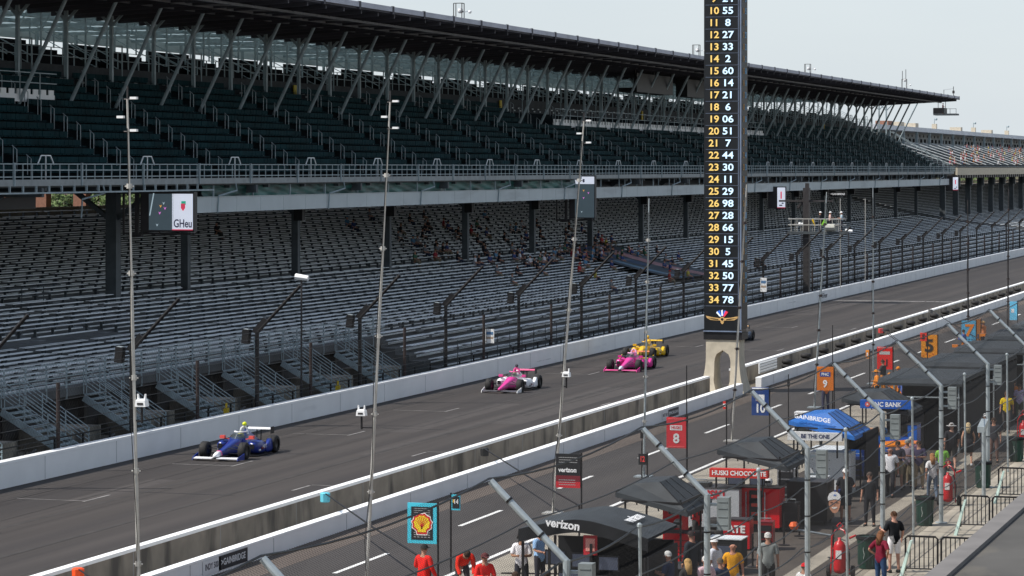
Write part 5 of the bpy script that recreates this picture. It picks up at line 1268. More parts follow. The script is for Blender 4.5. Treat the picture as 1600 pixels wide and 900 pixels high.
# black tents further along
tl = ['long black tent with flat roof and black walls right of the blue bank cart','black tent with flat roof behind the orange crew, second of the long row','black tent third in the long row','black tent fourth in the long row','black tent fifth in the long row','black tent sixth in the long row']
for i, x in enumerate([117.0,127.2,137.4,147.6,157.8,168.0]):
    t = thing('black_tent', tl[i], 'tent', (x,18.9,0)); hh = 2.75
    g = MB(); g.loft([[(-1.9,-1.9,hh-.1),(-1.9,1.5,hh-.1),(-1.9,1.5,hh),(-1.9,-1.9,hh)],[(-1.5,-1.9,hh),(-1.5,1.5,hh),(-1.5,1.5,hh+.16),(-1.5,-1.9,hh+.16)],[(4.6,-1.9,hh),(4.6,1.5,hh),(4.6,1.5,hh+.16),(4.6,-1.9,hh+.16)],[(5.0,-1.9,hh-.1),(5.0,1.5,hh-.1),(5.0,1.5,hh),(5.0,-1.9,hh)]]); g.build('roof', 'canopy_fabric', t)
    g = MB(); g.box(-1.8,5,-1.88,-1.82,0,hh-.1); g.box(4.9,4.96,-1.8,1.4,0,hh-.1); g.box(-.7,-.64,-1.8,.7,0,hh-.1); g.build('side_wall', 'black_fabric', t)
    g = MB()
    for px in (-1.75,1.5,4.8):
        for py in (-1.75,1.4): g.bar((px,py,0),(px,py,hh-.1),.06)
    g.bar((-1.8,-1.8,hh-.55),(-1.8,1.4,hh-.55),.05); g.build('frame', 'galvanised', t)
    cabinet('pit_cart', 'dark timing cabinet under the %s black tent of the long row' % ORD[i], x-1.2, 19.4, 1.5, 1.0, 1.5, 'carbon', 4)['group'] = 'dark cabinets under the long row of tents'
    if i < 2:
        t = thing('overhead_rig', 'black overhead bar with orange ends beyond the long tents, '+['nearer one','farther one'][i], 'rig', (147+10*i,20.8,0), 0, 'overhead rigs with orange ends'); g = MB()
        for q in (-1,1): g.bar((0,q*.6,0),(0,q*.6,2.3),.06)
        g.bar((0,-1.1,2.3),(0,1.1,2.3),.18,.1); g.build('frame', 'steel_black', t); g = MB(); g.box(-.1,.1,1.1,1.4,2.24,2.38); g.box(-.1,.1,-1.4,-1.1,2.24,2.38); g.build('orange_end', dye((.75,.22,.02),'paint'), t)
# silver pole boxes on the fence line far right
x, y = gnd(1547, 800); t = thing('cctv_post', 'grey camera housing on a short galvanised post near the far walkway', 'camera', (99.9,14.0,0)); MB().tube([(0,0,0),(0,0,2.45)],.07,8).build('post', 'galvanised', t); MB().hexa([(-.7,-.12,2.3),(.3,-.12,2.5),(.3,.12,2.5),(-.7,.12,2.3),(-.7,-.12,2.5),(.3,-.12,2.7),(.3,.12,2.7),(-.7,.12,2.5)]).build('housing', 'galvanised', t)

# small equipment between the stands
def rack(lab, x, y, w, d, h, col, rz=0):
    t = thing('equipment_case', lab, 'case', (x,y,0), rz); MB().box(-d/2,d/2,-w/2,w/2,.1,h).build('body', dye(col,'paint'), t)
    g = MB()
    for k in range(3): z = .15+(h-.2)*k/3; g.box(-d/2-.012,-d/2-.002,-w/2+.04,w/2-.04,z,z+(h-.2)/3-.05)
    g.build('front_panel', 'carbon', t)
    for s in (-1,1): o = MB().tube([(0,-.02,0),(0,.02,0)],.06,8).build('castor', 'rubber', t); o.location = (-d/2+.1,s*(w/2-.06),.06)
    g = MB(); g.tube([(-d/2,-w*.4,h),(-d/2-.04,-w*.4,h+.12),(-d/2-.04,w*.4,h+.12),(-d/2,w*.4,h)],.015,5); g.build('handle', 'galvanised', t)
for a_ in [('black wheeled case left of the grey topped table',77.6,18.9,.5,.6,.8,(.03,.03,.03),.2),('black wheeled case behind the navy vest man',75.2,17.9,.6,.6,.7,(.04,.04,.045),.4),
 ('red wheeled case at the right side of the small lettered box',84.4,18.3,.45,.6,.85,(.25,.01,.015),.1),('black wheeled case right of the wide red cabinet',89.0,18.5,.5,.5,.9,(.02,.02,.022),.0),
 ('dark wheeled case at the foot of the white riveted cabinet',97.4,18.4,.5,.5,.6,(.05,.05,.06),.3),('grey wheeled case beneath the blue canopy at left',98.0,20.5,.6,.6,1.0,(.2,.2,.21),0),
 ('black wheeled case beside the blue bank cart',105.6,18.2,.5,.5,.9,(.02,.02,.03),.2),('dark blue wheeled case left of the blue bank cart',104.8,19.3,.5,.5,.8,(.01,.03,.12),0),
 ('black wheeled case under the nearer black canopy at left',79.2,21.6,.4,.5,1.4,(.03,.02,.02),0),('black wheeled case behind the red lettered band at left',88.4,21.2,.5,.5,1.5,(.03,.03,.03),0),
 ('orange wheeled case in the first black tent',115.0,20.6,.5,.5,.9,(.6,.2,.02),0),('orange wheeled case before the second black tent',124.8,20.8,.5,.5,.9,(.6,.2,.02),0)]: rack(*a_)
for i, (x, y, lab) in enumerate([(76.5,20.9,'black coiled air hose on the pale paving by the arched tent'),(84.8,21.2,'black coiled air hose on the pale paving left of the red band'),(93.6,20.8,'black coiled air hose on the pale paving near the blue canopy')]):
    g = MB()
    for k in range(4): r = .34-.03*k; g.tube([(r*math.cos(j*.524),r*math.sin(j*.524),.03+.03*k) for j in range(13)],.022,5)
    g.tube([(.34,0,.03),(.8,.5,.02),(1.0,1.6,.02),(.6,3.4,.02)],.022,5); o = tag(g.build('air_hose', 'rubber'), lab, 'hose'); o.location = (x,y,0)
for i, (x, y, c, lab) in enumerate([(79.9,19.95,(.6,.6,.6),'white crash helmet shaped dome on top of the red cabinets'),(88.7,19.2,(.7,.7,.7),'white helmet lying on the wide red cabinet'),(107.9,18.9,(.1,.3,.6),'light blue helmet lying on the large blue cabinet')]):
    t = thing('crash_helmet', lab, 'helmet', (x+.2,y,[1.1,1.4,1.34][i])); MB().ball((0,0,.12),(.16,.13,.14)).build('shell', dye(c,'paint'), t, smooth=True); MB().box(-.17,-.12,-.09,.09,.1,.17).build('visor', 'carbon', t)

# ---------------------------------------------------------------- people
PC = {}
def skin(vs, es, rad, sub=1, root=0, nrm=False):
    me = bpy.data.meshes.new('s'); me.from_pydata([tuple(v) for v in vs], es, []); o = bpy.data.objects.new('s', me); COL.objects.link(o)
    md = o.modifiers.new('k', 'SKIN'); md.use_smooth_shade = True
    for i, r in enumerate(rad): me.skin_vertices[0].data[i].radius = (r, r) if not isinstance(r, tuple) else r
    for i in range(len(rad)): me.skin_vertices[0].data[i].use_root = (i == root)
    sb = o.modifiers.new('b', 'SUBSURF'); sb.levels = sub; sb.render_levels = sub
    dg = bpy.context.evaluated_depsgraph_get(); nm = bpy.data.meshes.new_from_object(o.evaluated_get(dg))
    r = ([v.co.copy() for v in nm.vertices], [tuple(p.vertices) for p in nm.polygons]) + (([v.normal.copy() for v in nm.vertices],) if nrm else ())
    bpy.data.objects.remove(o); bpy.data.meshes.remove(me); bpy.data.meshes.remove(nm); return r
V = Vector
def pose(name):
    J = dict(pel=V((0,0,.97)), wai=V((0,0,1.12)), che=V((0,0,1.32)), nec=V((0,0,1.47)), nk2=V((.01,0,1.54)), hd=V((.03,0,1.63)), top=V((.02,0,1.70)))
    for s, k in ((1,'l'),(-1,'r')):
        J['sh'+k] = V((0,s*.185,1.42)); J['el'+k] = V((-.03,s*.25,1.14)); J['wr'+k] = V((.05,s*.27,.90))
        J['hi'+k] = V((0,s*.10,.90)); J['kn'+k] = V((.02,s*.12,.50)); J['an'+k] = V((-.02,s*.13,.08)); J['to'+k] = V((.13,s*.15,.04))
    if name == 'walk':
        J['knl'] = V((.16,.11,.52)); J['anl'] = V((.22,.11,.09)); J['tol'] = V((.37,.12,.06)); J['knr'] = V((-.04,-.11,.48)); J['anr'] = V((-.26,-.11,.14)); J['tor'] = V((-.13,-.12,.05))
        J['ell'] = V((-.12,.25,1.16)); J['wrl'] = V((-.1,.26,.92)); J['elr'] = V((.06,-.25,1.14)); J['wrr'] = V((.24,-.24,.95))
    if name == 'fwd':
        for s, k in ((1,'l'),(-1,'r')): J['el'+k] = V((.05,s*.25,1.15)); J['wr'+k] = V((.30,s*.10,1.18))
    if name == 'hips':
        for s, k in ((1,'l'),(-1,'r')): J['el'+k] = V((-.1,s*.36,1.18)); J['wr'+k] = V((.05,s*.2,1.02))
    if name == 'up':
        J['ell'] = V((.1,.28,1.55)); J['wrl'] = V((.12,.22,1.80)); J['elr'] = V((.05,-.25,1.16)); J['wrr'] = V((.28,-.16,1.12))
    if name == 'carry':
        J['ell'] = V((.02,.27,1.16)); J['wrl'] = V((.25,.3,1.22)); J['elr'] = V((.0,-.27,1.15)); J['wrr'] = V((.15,-.28,.95))
    if name == 'bend':
        d = V((.0,0,0))
        R = Matrix.Rotation(math.radians(62), 3, 'Y'); p = J['pel']
        for k in list(J):
            if k[:2] not in ('hi','kn','an','to') or k == 'top': J[k] = p+R@(J[k]-p)
        for s, k in ((1,'l'),(-1,'r')): J['el'+k] = J['sh'+k]+V((.05,s*.04,-.27)); J['wr'+k] = J['el'+k]+V((.12,-s*.04,-.2)); J['kn'+k] = V((.1,s*.13,.48))
    if name == 'sit':
        for k in J: J[k] = J[k]+V((0,0,-.47))
        for s, k in ((1,'l'),(-1,'r')):
            J['hi'+k] = V((.02,s*.1,.46)); J['kn'+k] = V((.42,s*.12,.47)); J['an'+k] = V((.40,s*.11,.08)); J['to'+k] = V((.55,s*.12,.04)); J['el'+k] = V((.06,s*.25,.68)); J['wr'+k] = V((.30,s*.14,.58))
    return J
def figure(name, female=False, detail=True):
    key = (name, female, detail)
    if key in PC: return PC[key]
    J = pose(name); sw = .88 if female else 1; hw = 1.05 if female else 1
    for k in ('shl','shr'): J[k].y *= sw
    order = ['pel','wai','che','nec','nk2','hd','top','shl','ell','wrl','shr','elr','wrr','hil','knl','anl','tol','hir','knr','anr','tor']
    R = dict(pel=.135*hw, wai=.118*sw, che=.14*sw, nec=.075, nk2=.055, hd=.095, top=.075, sh=.062, el=.042, wr=.03, hi=.088*hw, kn=.058, an=.038, to=.035)
    def rr(k): return R.get(k) or R[k[:2]]
    E_ = [('pel','wai'),('wai','che'),('che','nec'),('nec','nk2'),('nk2','hd'),('hd','top'),('che','shl'),('shl','ell'),('ell','wrl'),('che','shr'),('shr','elr'),('elr','wrr'),('pel','hil'),('hil','knl'),('knl','anl'),('anl','tol'),('pel','hir'),('hir','knr'),('knr','anr'),('anr','tor')]
    def part(keys, edges, add=0, over=None, sub=1, nrm=False):
        over = over or {}; vs = [over[k][0] if k in over else J[k] for k in keys]; rad = [(over[k][1] if k in over else rr(k)+add) for k in keys]
        return skin(vs, [(keys.index(a), keys.index(b)) for a, b in edges], rad, sub, 0, nrm)
    core = part(order, E_, sub=2 if detail else 1, nrm=True); g = MB(); g.add(core[0], core[1])
    # hands: palm, four fingers and a thumb, curled; face: nose, ears
    for s, k in ((1,'l'),(-1,'r')):
        w = J['wr'+k]; d = (w-J['el'+k]).normalized(); side = d.cross(V((0,s,0))).normalized()
        if side.length < .5: side = V((1,0,0))
        out = d.cross(side).normalized(); p = w+d*.045
        g.tube([w, w+d*.03, w+d*.08],[.026,.033,.03],6)
        if detail:
            for f in range(4): q = w+d*.08+side*(.027-.018*f); c = out*(.012)*s; L_ = (.07,.08,.075,.06)[f]; g.tube([q, q+d*L_*.5+c*.5, q+d*L_*.85+c*2],[.0095,.009,.007],4)
            q = w+d*.03+side*.03; g.tube([q, q+d*.03+side*.025, q+d*.06+side*.03],[.011,.01,.008],4)
    hd = J['hd']; up = (J['top']-J['nec']).normalized(); fw = V((1,0,0)) if name != 'bend' else V((.45,0,-.9)); lat = V((0,1,0))
    if detail:
        g.tube([hd+fw*.085+up*.03, hd+fw*.115-up*.01, hd+fw*.09-up*.02],[.008,.014,.01],5)
        for s in (1,-1): g.ball(hd+lat*s*.092, (.018,.01,.028), 6, 4)
    body = g
    def mid(a, b, t): return J[a]*(1-t)+J[b]*t
    BN = [('pel','wai','W'),('wai','che','T'),('che','nec','C'),('nec','nk2','N'),('nk2','hd','N'),('hd','top','N')]
    for k in ('l','r'): BN += [('che','sh'+k,'T'),('sh'+k,'el'+k,'U'),('el'+k,'wr'+k,'F'),('pel','hi'+k,'H'),('hi'+k,'kn'+k,'L'),('kn'+k,'an'+k,'S'),('an'+k,'to'+k,'O')]
    def near(c):
        best = None
        for a, b, r in BN:
            p, q = J[a], J[b]; d = q-p; t = max(0, min(1, (c-p).dot(d)/d.length_squared)); ra, rb = rr(a), rr(b); dd = (c-(p+d*t)).length-(ra+(rb-ra)*t)
            if best is None or dd < best[0]: best = (dd, r, t)
        return best[1:]
    bv, bf, bn = core
    cls = [near(sum((bv[i] for i in f), V((0,0,0)))/len(f)) for f in bf]
    def cover(ok, off):
        idx = {}; vs = []; fs = []
        for f, (r, t) in zip(bf, cls):
            if ok(r, t):
                for i in f:
                    if i not in idx: idx[i] = len(vs); vs.append(bv[i]+bn[i]*off)
                fs.append(tuple(idx[i] for i in f))
        return (vs, fs)
    sh = {}
    sh['short'] = cover(lambda r, t: r in 'WT' or (r == 'C' and t < .8) or (r == 'U' and t < .8) or (r == 'H' and t < .75), .022)
    sh['long'] = cover(lambda r, t: r in 'WTU' or (r == 'C' and t < .85) or (r == 'F' and t < .92) or (r == 'H' and t < .7), .02)
    sh['none'] = cover(lambda r, t: r in 'WT' or (r == 'C' and t < .3) or (r == 'H' and t < .5), .014)
    sh['pants'] = cover(lambda r, t: r in 'HL' or (r == 'S' and t < .93) or (r == 'W' and t < .5), .015)
    sh['shorts'] = cover(lambda r, t: r == 'H' or (r == 'L' and t < .85) or (r == 'W' and t < .5), .022)
    sk_ = MB(); el = lambda z, a_, b_, xo: [(xo+a_*math.cos(j*.524), b_*math.sin(j*.524), z) for j in range(12)]
    sk_.loft([el(1.12,.13,.15,0), el(.97,.16,.185,0), el(.58,.20,.21,.02)]); sh['dress'] = (sk_.v, sk_.f)
    g = MB()
    for k in ('l','r'):
        a, t_ = J['an'+k], J['to'+k]; g.loft([[(a.x-.07,a.y-.04,max(0,a.z-.08)),(a.x-.07,a.y+.04,max(0,a.z-.08)),(a.x-.06,a.y+.035,a.z+.01),(a.x-.06,a.y-.035,a.z+.01)],[(a.x+.05,a.y-.045,max(0,a.z-.08)),(a.x+.05,a.y+.045,max(0,a.z-.08)),(a.x+.04,a.y+.035,a.z+.01),(a.x+.04,a.y-.035,a.z+.01)],[(t_.x+.06,t_.y-.04,max(0,t_.z-.04)),(t_.x+.06,t_.y+.04,max(0,t_.z-.04)),(t_.x+.05,t_.y+.03,t_.z+.02),(t_.x+.05,t_.y-.03,t_.z+.02)]])
    sh['shoes'] = (g.v, g.f)
    top = hd+up*.035; ax = up
    def dome(r, h, back=0, lo=-.25):
        g = MB(); n, k = 10, 4; vs = []; b = lat; a = b.cross(ax)
        for i in range(k+1):
            ph = math.pi/2*(lo+(1-lo)*i/k)
            for j in range(n):
                t = 2*math.pi*j/n; vs.append(top-a*0+fw*(math.cos(t)*r*math.cos(ph)-back)+b*math.sin(t)*r*.92*math.cos(ph)+ax*(h*math.sin(ph)))
        g.add(vs, [(i*n+j,i*n+(j+1)%n,(i+1)*n+(j+1)%n,(i+1)*n+j) for i in range(k) for j in range(n)]+[tuple(range(n))]); return g
    g = dome(.108,.1,.012); sh['hair'] = (g.v, g.f)
    g = dome(.112,.1,.02); g.loft([[tuple(top-fw*.12+lat*.07),tuple(top-fw*.12-lat*.07),tuple(top-fw*.02-lat*.1),tuple(top-fw*.02+lat*.1)],[tuple(top-fw*.15-up*.16+lat*.08),tuple(top-fw*.15-up*.16-lat*.08),tuple(top-fw*.05-up*.16-lat*.1),tuple(top-fw*.05-up*.16+lat*.1)],[tuple(top-fw*.13-up*.32+lat*.06),tuple(top-fw*.13-up*.32-lat*.06),tuple(top-fw*.09-up*.32-lat*.06),tuple(top-fw*.09-up*.32+lat*.06)]]); sh['longhair'] = (g.v, g.f)
    g = dome(.116,.105,.005,0); g.hexa([tuple(top+fw*.08+lat*.07),tuple(top+fw*.2+lat*.05-up*.02),tuple(top+fw*.2-lat*.05-up*.02),tuple(top+fw*.08-lat*.07),tuple(top+fw*.08+lat*.07+up*.018),tuple(top+fw*.2+lat*.05-up*.01),tuple(top+fw*.2-lat*.05-up*.01),tuple(top+fw*.08-lat*.07+up*.018)]); sh['cap'] = (g.v, g.f)
    g = dome(.116,.11,0,0); g.lathe([(.11,0),(.2,-.015),(.2,-.005),(.11,.015)], top.x, top.y, 12, z0=top.z) if name != 'bend' else None; sh['hat'] = (g.v, g.f)
    g = MB(); g.tube([hd+lat*.1+ax*a_*0+lat*0, hd+lat*.085+ax*.1, hd+ax*.135, hd-lat*.085+ax*.1, hd-lat*.1],.014,5) if False else g.tube([hd+lat*.1, hd+lat*.085+ax*.1, hd+ax*.14, hd-lat*.085+ax*.1, hd-lat*.1],.014,5)
    for s in (1,-1): g.ball(hd+lat*s*.105, (.035,.025,.045), 6, 4)
    sh['headset'] = (g.v, g.f)
    fe = MB()
    for s in (1,-1): fe.box(hd.x+.082,hd.x+.098,s*.035-.014,s*.035+.014,hd.z+.015,hd.z+.03)
    fe.box(hd.x+.085,hd.x+.098,-.022,.022,hd.z-.055,hd.z-.045); sh['face'] = (fe.v, fe.f) if name != 'bend' else None
    def mesh(v, f, nm):
        me = bpy.data.meshes.new(nm); me.from_pydata([tuple(q) for q in v], [], f); me.polygons.foreach_set('use_smooth', [True]*len(me.polygons)); me.materials.append(None); return me
    out = {'body': mesh(body.v, body.f, 'body')}
    for k, v in sh.items():
        if v: out[k] = mesh(v[0], v[1], k)
    PC[key] = out; return out
def person(label, x, y, rz=0, z=0, h=1.75, p='stand', shirt=(.1,.1,.1), legs=(.05,.05,.06), hair=(.05,.03,.02), sleeve='short', bottom='pants', female=False, hat=None, hatc=(.8,.8,.8), skinc=(.42,.22,.15), shoes=(.03,.03,.03), headset=False, detail=True, group=None, par=None):
    F_ = figure(p, female, detail); s = h/1.78
    t = thing('person', label, 'person', (x,y,z), rz, group)
    def put(k, nm, m):
        if k not in F_: return
        o = bpy.data.objects.new(nm, F_[k]); COL.objects.link(o); o.parent = t; o.scale = (s,s,s); o.material_slots[0].link = 'OBJECT'; o.material_slots[0].material = m; return o
    put('body', 'body', dye(skinc)); put(sleeve, 'shirt', dye(shirt)); put(bottom, {'pants':'trousers','shorts':'shorts','dress':'skirt'}[bottom], dye(legs)); put('shoes', 'shoes', dye(shoes))
    if hat: put(hat, 'hat' if hat == 'hat' else 'cap', dye(hatc))
    if hair: put('longhair' if female else 'hair', 'hair', dye(hair))
    if headset: put('headset', 'headset', dye((.02,.02,.02)))
    if detail: put('face', 'face_features', dye((.10,.045,.035)))
    return t
def P(u, vtop, label, h=1.75, rz=0, z=0, foot=None, **k):
    if foot: x, y = gnd(u, foot, z)
    else: x, y = gnd(u, vtop, h*.985+z)
    return person(label, x, y, rz, z, h, **k)
PI = math.pi
SK = (.50,.27,.19)
P(662,851,'crewman in red fire suit and black cap standing by the shell board', rz=-.3, p='carry', shirt=(.68,.02,.015), legs=(.65,.02,.015), sleeve='long', hat='cap', hatc=(.02,.02,.02))
P(728,880,'crewman in red suit bending forward beside the tall thin rod', h=1.75, rz=2.2, p='bend', shirt=(.68,.03,.015), legs=(.03,.03,.04), sleeve='long') if False else person('crewman in red suit bending forward beside the tall thin rod', *gnd(722,905,.5), rz=-2.6, p='bend', shirt=(.68,.03,.015), legs=(.04,.04,.05), sleeve='long')
P(757,864,'crewman in red suit with dark hair right of the bending crewman', rz=-2.5, p='fwd', shirt=(.68,.02,.015), legs=(.65,.02,.015), sleeve='long', hat='cap', hatc=(.1,.03,.03))
P(805,893,'crewman in red suit at the lower edge below the man in white', rz=-2.5, p='fwd', shirt=(.68,.02,.015), legs=(.65,.02,.015), sleeve='long')
P(815,832,'man in white shirt wearing a headset, left of the arched tent', rz=-2.9, p='fwd', shirt=(.78,.76,.78), legs=(.03,.03,.04), headset=True, skinc=(.3,.16,.1), z=.25)
P(843,826,'man in light blue shirt raising an arm, behind the man in white', rz=-2.0, p='up', shirt=(.25,.40,.60), legs=(.03,.03,.04), z=.0, h=1.7)
P(853,893,'crewman in red at the lower edge inside the arched tent', rz=PI, p='fwd', shirt=(.5,.02,.015), legs=(.5,.02,.015), sleeve='long')
P(1045,861,'grey haired man in a navy vest over a light blue shirt', rz=1.4, p='fwd', shirt=(.03,.045,.09), legs=(.05,.06,.1), hair=(.5,.5,.48))
P(1075,873,'woman with long blond curly hair seen from behind', h=1.66, rz=.6, female=True, shirt=(.03,.03,.03), hair=(.42,.26,.10))
P(1081,830,'man in a black suit looking towards the red stand', rz=1.0, shirt=(.02,.025,.035), sleeve='long', hair=(.03,.02,.02))
P(1117,841,'man in a white cap and white checked shirt beside the third fence post', rz=1.2, shirt=(.72,.74,.80), hair=(.2,.1,.06), hat='cap', hatc=(.82,.82,.82))
P(1103,869,'grey haired person in a pink checked shirt behind the third fence post', rz=.8, shirt=(.62,.42,.45), hair=(.6,.58,.55), h=1.7)
P(1126,872,'person in a dark navy top right of the pink checked shirt', rz=.8, shirt=(.03,.05,.1), hair=(.1,.08,.06), h=1.6)
P(1145,847,'bald man in an orange yellow shirt with a lanyard facing the camera', rz=PI+.3, shirt=(.80,.36,.015), legs=(.4,.45,.5), hair=None, skinc=(.5,.24,.16))
P(1200,832,'grey haired man in a loose grey short sleeved shirt seen from behind', rz=.3, h=1.8, shirt=(.25,.27,.26), legs=(.03,.03,.03), hair=(.55,.53,.5))
P(1256,880,'child in a red cap and white shirt at the lower edge', rz=-.4, h=1.5, shirt=(.7,.7,.68), legs=(.2,.2,.3), hat='cap', hatc=(.65,.01,.02))
P(1376,829,'woman with long brown hair in a maroon top and jeans', rz=-.5, h=1.66, p='hips', female=True, shirt=(.17,.012,.03), legs=(.03,.06,.13), hair=(.16,.07,.035))
P(1397,799,'man in a black polo shirt and white shorts with white socks', rz=.5, h=1.75, p='carry', shirt=(.012,.013,.016), legs=(.78,.76,.76), bottom='shorts', hair=(.09,.045,.025), skinc=(.5,.27,.2))
hh = person('man in a black shirt and white cap holding the giant face cutout', *gnd(1321,816), rz=PI+.2, p='carry', shirt=(.02,.02,.025), legs=(.03,.03,.04), bottom='shorts', hair=(.05,.03,.02), hat='cap', hatc=(.75,.72,.7), skinc=(.42,.22,.15))
person('man in a black lettered shirt and black trousers facing the camera', *gnd(1359,822), rz=PI, p='stand', shirt=(.018,.02,.024), legs=(.02,.022,.025), hair=(.08,.06,.05))
person('bald man in a white short sleeved shirt and black trousers walking this way', *gnd(1391,776), rz=PI, p='walk', shirt=(.78,.78,.80), legs=(.022,.022,.026), hair=None, skinc=(.42,.2,.14))
person('man in a dark shirt and khaki shorts behind the bald man', *gnd(1403,765), rz=PI, p='fwd', shirt=(.03,.03,.045), legs=(.26,.2,.13), hair=(.04,.03,.02), bottom='shorts')
person('man in olive trousers half hidden behind the intermediate post', *gnd(1418,762), rz=PI, p='fwd', shirt=(.3,.25,.3), legs=(.13,.11,.07), hair=(.3,.28,.25))
person('man in a dark purple shirt with a white lanyard and khaki trousers', *gnd(1436,764), rz=PI, p='fwd', shirt=(.06,.05,.10), legs=(.33,.25,.16), hair=(.05,.03,.02))
person('man in a dark top beside the man in the purple shirt', *gnd(1424,757), rz=PI, p='fwd', shirt=(.28,.16,.22), legs=(.2,.16,.1), hair=(.4,.38,.35))
person('woman with light brown hair in a white top walking beside the fence post', *gnd(1457,783), rz=.4, h=1.66, p='walk', female=True, shirt=(.74,.72,.7), legs=(.12,.16,.22), hair=(.36,.17,.07))
person('person in a bright green top behind the fifth fence post', *gnd(1472,762), rz=PI, h=1.6, p='stand', shirt=(.25,.55,.08), legs=(.1,.1,.1))
person('man in a grey bucket hat, black shirt and black shorts walking away', *gnd(1487,737), rz=.2, h=1.85, p='walk', shirt=(.02,.02,.024), legs=(.02,.02,.022), bottom='shorts', hat='hat', hatc=(.38,.37,.36), skinc=(.5,.28,.2))
person('woman with long blond hair in a short black dress walking away', *gnd(1513,729), rz=.2, h=1.7, p='walk', female=True, shirt=(.02,.02,.024), legs=(.02,.02,.024), sleeve='none', bottom='dress', hair=(.55,.42,.24), skinc=(.55,.3,.2), shoes=(.7,.7,.7))
person('man in a grey shirt and grey trousers right of the woman in black', *gnd(1540,715), rz=.2, h=1.75, p='walk', shirt=(.10,.11,.12), legs=(.08,.09,.11), hair=(.2,.2,.2), hat='cap', hatc=(.7,.7,.7))
person('man in a dark shirt in the shade beside the sixth fence post', *gnd(1553,722), rz=PI, h=1.75, p='stand', shirt=(.05,.05,.06), legs=(.2,.12,.1))
person('crewman with a number cap and black and white shirt against the black tent', *gnd(1489,697), rz=PI, h=1.85, p='fwd', shirt=(.03,.03,.035), legs=(.02,.02,.02), hat='cap', hatc=(.04,.04,.04))
person('man in a bright yellow shirt near the sixth fence post', *gnd(1573,676), rz=PI, h=1.8, p='walk', shirt=(.78,.55,.01), legs=(.10,.09,.09), hair=(.1,.06,.04))
person('man in an orange shirt behind the man in yellow', *gnd(1584,655), rz=PI, h=1.8, p='walk', shirt=(.72,.22,.04), legs=(.2,.1,.12))
person('person in a white and violet top at the right edge', *gnd(1593,660), rz=PI, h=1.75, p='stand', shirt=(.6,.5,.7), legs=(.1,.12,.08))
person('person in a pink top farther back on the walkway', *gnd(1579,650), rz=PI, h=1.7, p='walk', shirt=(.55,.25,.3), legs=(.1,.1,.1))
person('person in a grey top farthest back on the walkway', *gnd(1562,640), rz=PI, h=1.7, p='walk', shirt=(.25,.12,.12), legs=(.05,.05,.05))
person('crewman with bare legs standing under the orange nine board', *gnd(1290,643), rz=.6, h=1.8, p='up', shirt=(.62,.18,.05), legs=(.05,.05,.09))
person('crewman in black and orange under the red eleven board', *gnd(1380,616), rz=1.2, h=1.75, p='fwd', shirt=(.05,.05,.05), legs=(.5,.2,.05))
person('crewman in a dark vest with orange sleeves right of the seven board', *gnd(1537,546), rz=1.2, h=1.8, p='up', shirt=(.55,.2,.08), legs=(.03,.03,.04), hat='cap', hatc=(.6,.35,.15))
person('crewman in red and yellow gloves working beneath the nearer black canopy', *gnd(1089,862), rz=1.2, h=1.7, p='fwd', shirt=(.6,.03,.03), legs=(.05,.05,.05), z=0)
for i, (u, v, a) in enumerate([(1412,622,0),(1418,616,2),(1424,628,1),(1404,606,2.2),(1432,634,.6),(1370,612,1.5),(1396,618,2),(1408,604,1),(1506,538,1),(1530,566,2),(1552,548,.5),(1568,552,2),(1596,528,1)]):
    person(['crewman in orange and black working beyond the long black tent','crewman in an orange shirt beside the far pit boxes','crewman in orange crouched over equipment in the far pit boxes'][i % 3], *gnd(u, v+22), rz=a*1.3, p=['fwd','bend','carry'][i % 3], shirt=(.72,.24,.03) if i % 4 else (.08,.14,.4), legs=(.03,.03,.03) if i % 2 else (.65,.2,.03), sleeve='long', group='orange crew in the far pit boxes', hat='cap' if i % 2 else None, hatc=(.7,.25,.03), detail=False)
for o in COL.objects:
    if o.get('group') == 'orange crew in the far pit boxes': o['label'] = 'crew member in orange and dark clothes busy beyond the black tents'
person('crewman at the far right edge in a yellow helmet', *gnd(1590,598), rz=1, h=1.75, p='fwd', shirt=(.03,.03,.03), legs=(.03,.03,.03), hat='cap', hatc=(.75,.6,.05), sleeve='long')
# giant face cutout
x, y = gnd(1307, 822); zb = hz(800, x*CA+y*SA); t = thing('face_cutout', 'giant flat cutout of a smiling man in a white cap held in the crowd', 'cutout', (x-.35, y, 0))
g = MB(); S_ = .47; fc = [(-.30,.2),(-.31,-.1),(-.24,-.4),(-.1,-.62),(.05,-.66),(.2,-.52),(.3,-.2),(.33,.1),(.3,.25)]; cp = [(-.34,.18),(-.36,.4),(-.28,.65),(-.08,.8),(.15,.78),(.32,.6),(.36,.35),(.33,.22),(.0,.3)]
o_ = (0,0,zb+.66*S_*1.0)
g.prism([(a*S_*1.25,b*S_) for a, b in fc], o_, (0,-1,0), (0,0,1), (.012,0,0), 0); g.prism([(a*S_*1.25,b*S_) for a, b in cp], (-.003,0,o_[2]), (0,-1,0), (0,0,1), (-.008,0,0), 1)
q = (-.006,0,o_[2])
for s in (-1,1): g.prism([(s*.15*S_*1.25-.04,.03*S_),(s*.15*S_*1.25+.04,.03*S_),(s*.15*S_*1.25+.035,.09*S_),(s*.15*S_*1.25-.035,.09*S_)], q, (0,-1,0), (0,0,1), (-.003,0,0), 2)
g.prism([(-.09,-.3*S_),(0,-.38*S_),(.1,-.28*S_),(.08,-.22*S_),(-.07,-.25*S_)], q, (0,-1,0), (0,0,1), (-.003,0,0), 3); g.prism([(-.02,-.12*S_),(.03,-.12*S_),(.01,.05*S_)], q, (0,-1,0), (0,0,1), (-.004,0,0), 4)
g.prism([(-.03,.5*S_),(.05,.5*S_),(.07,.6*S_),(-.01,.62*S_)], (-.012,0,o_[2]), (0,-1,0), (0,0,1), (-.003,0,0), 5)
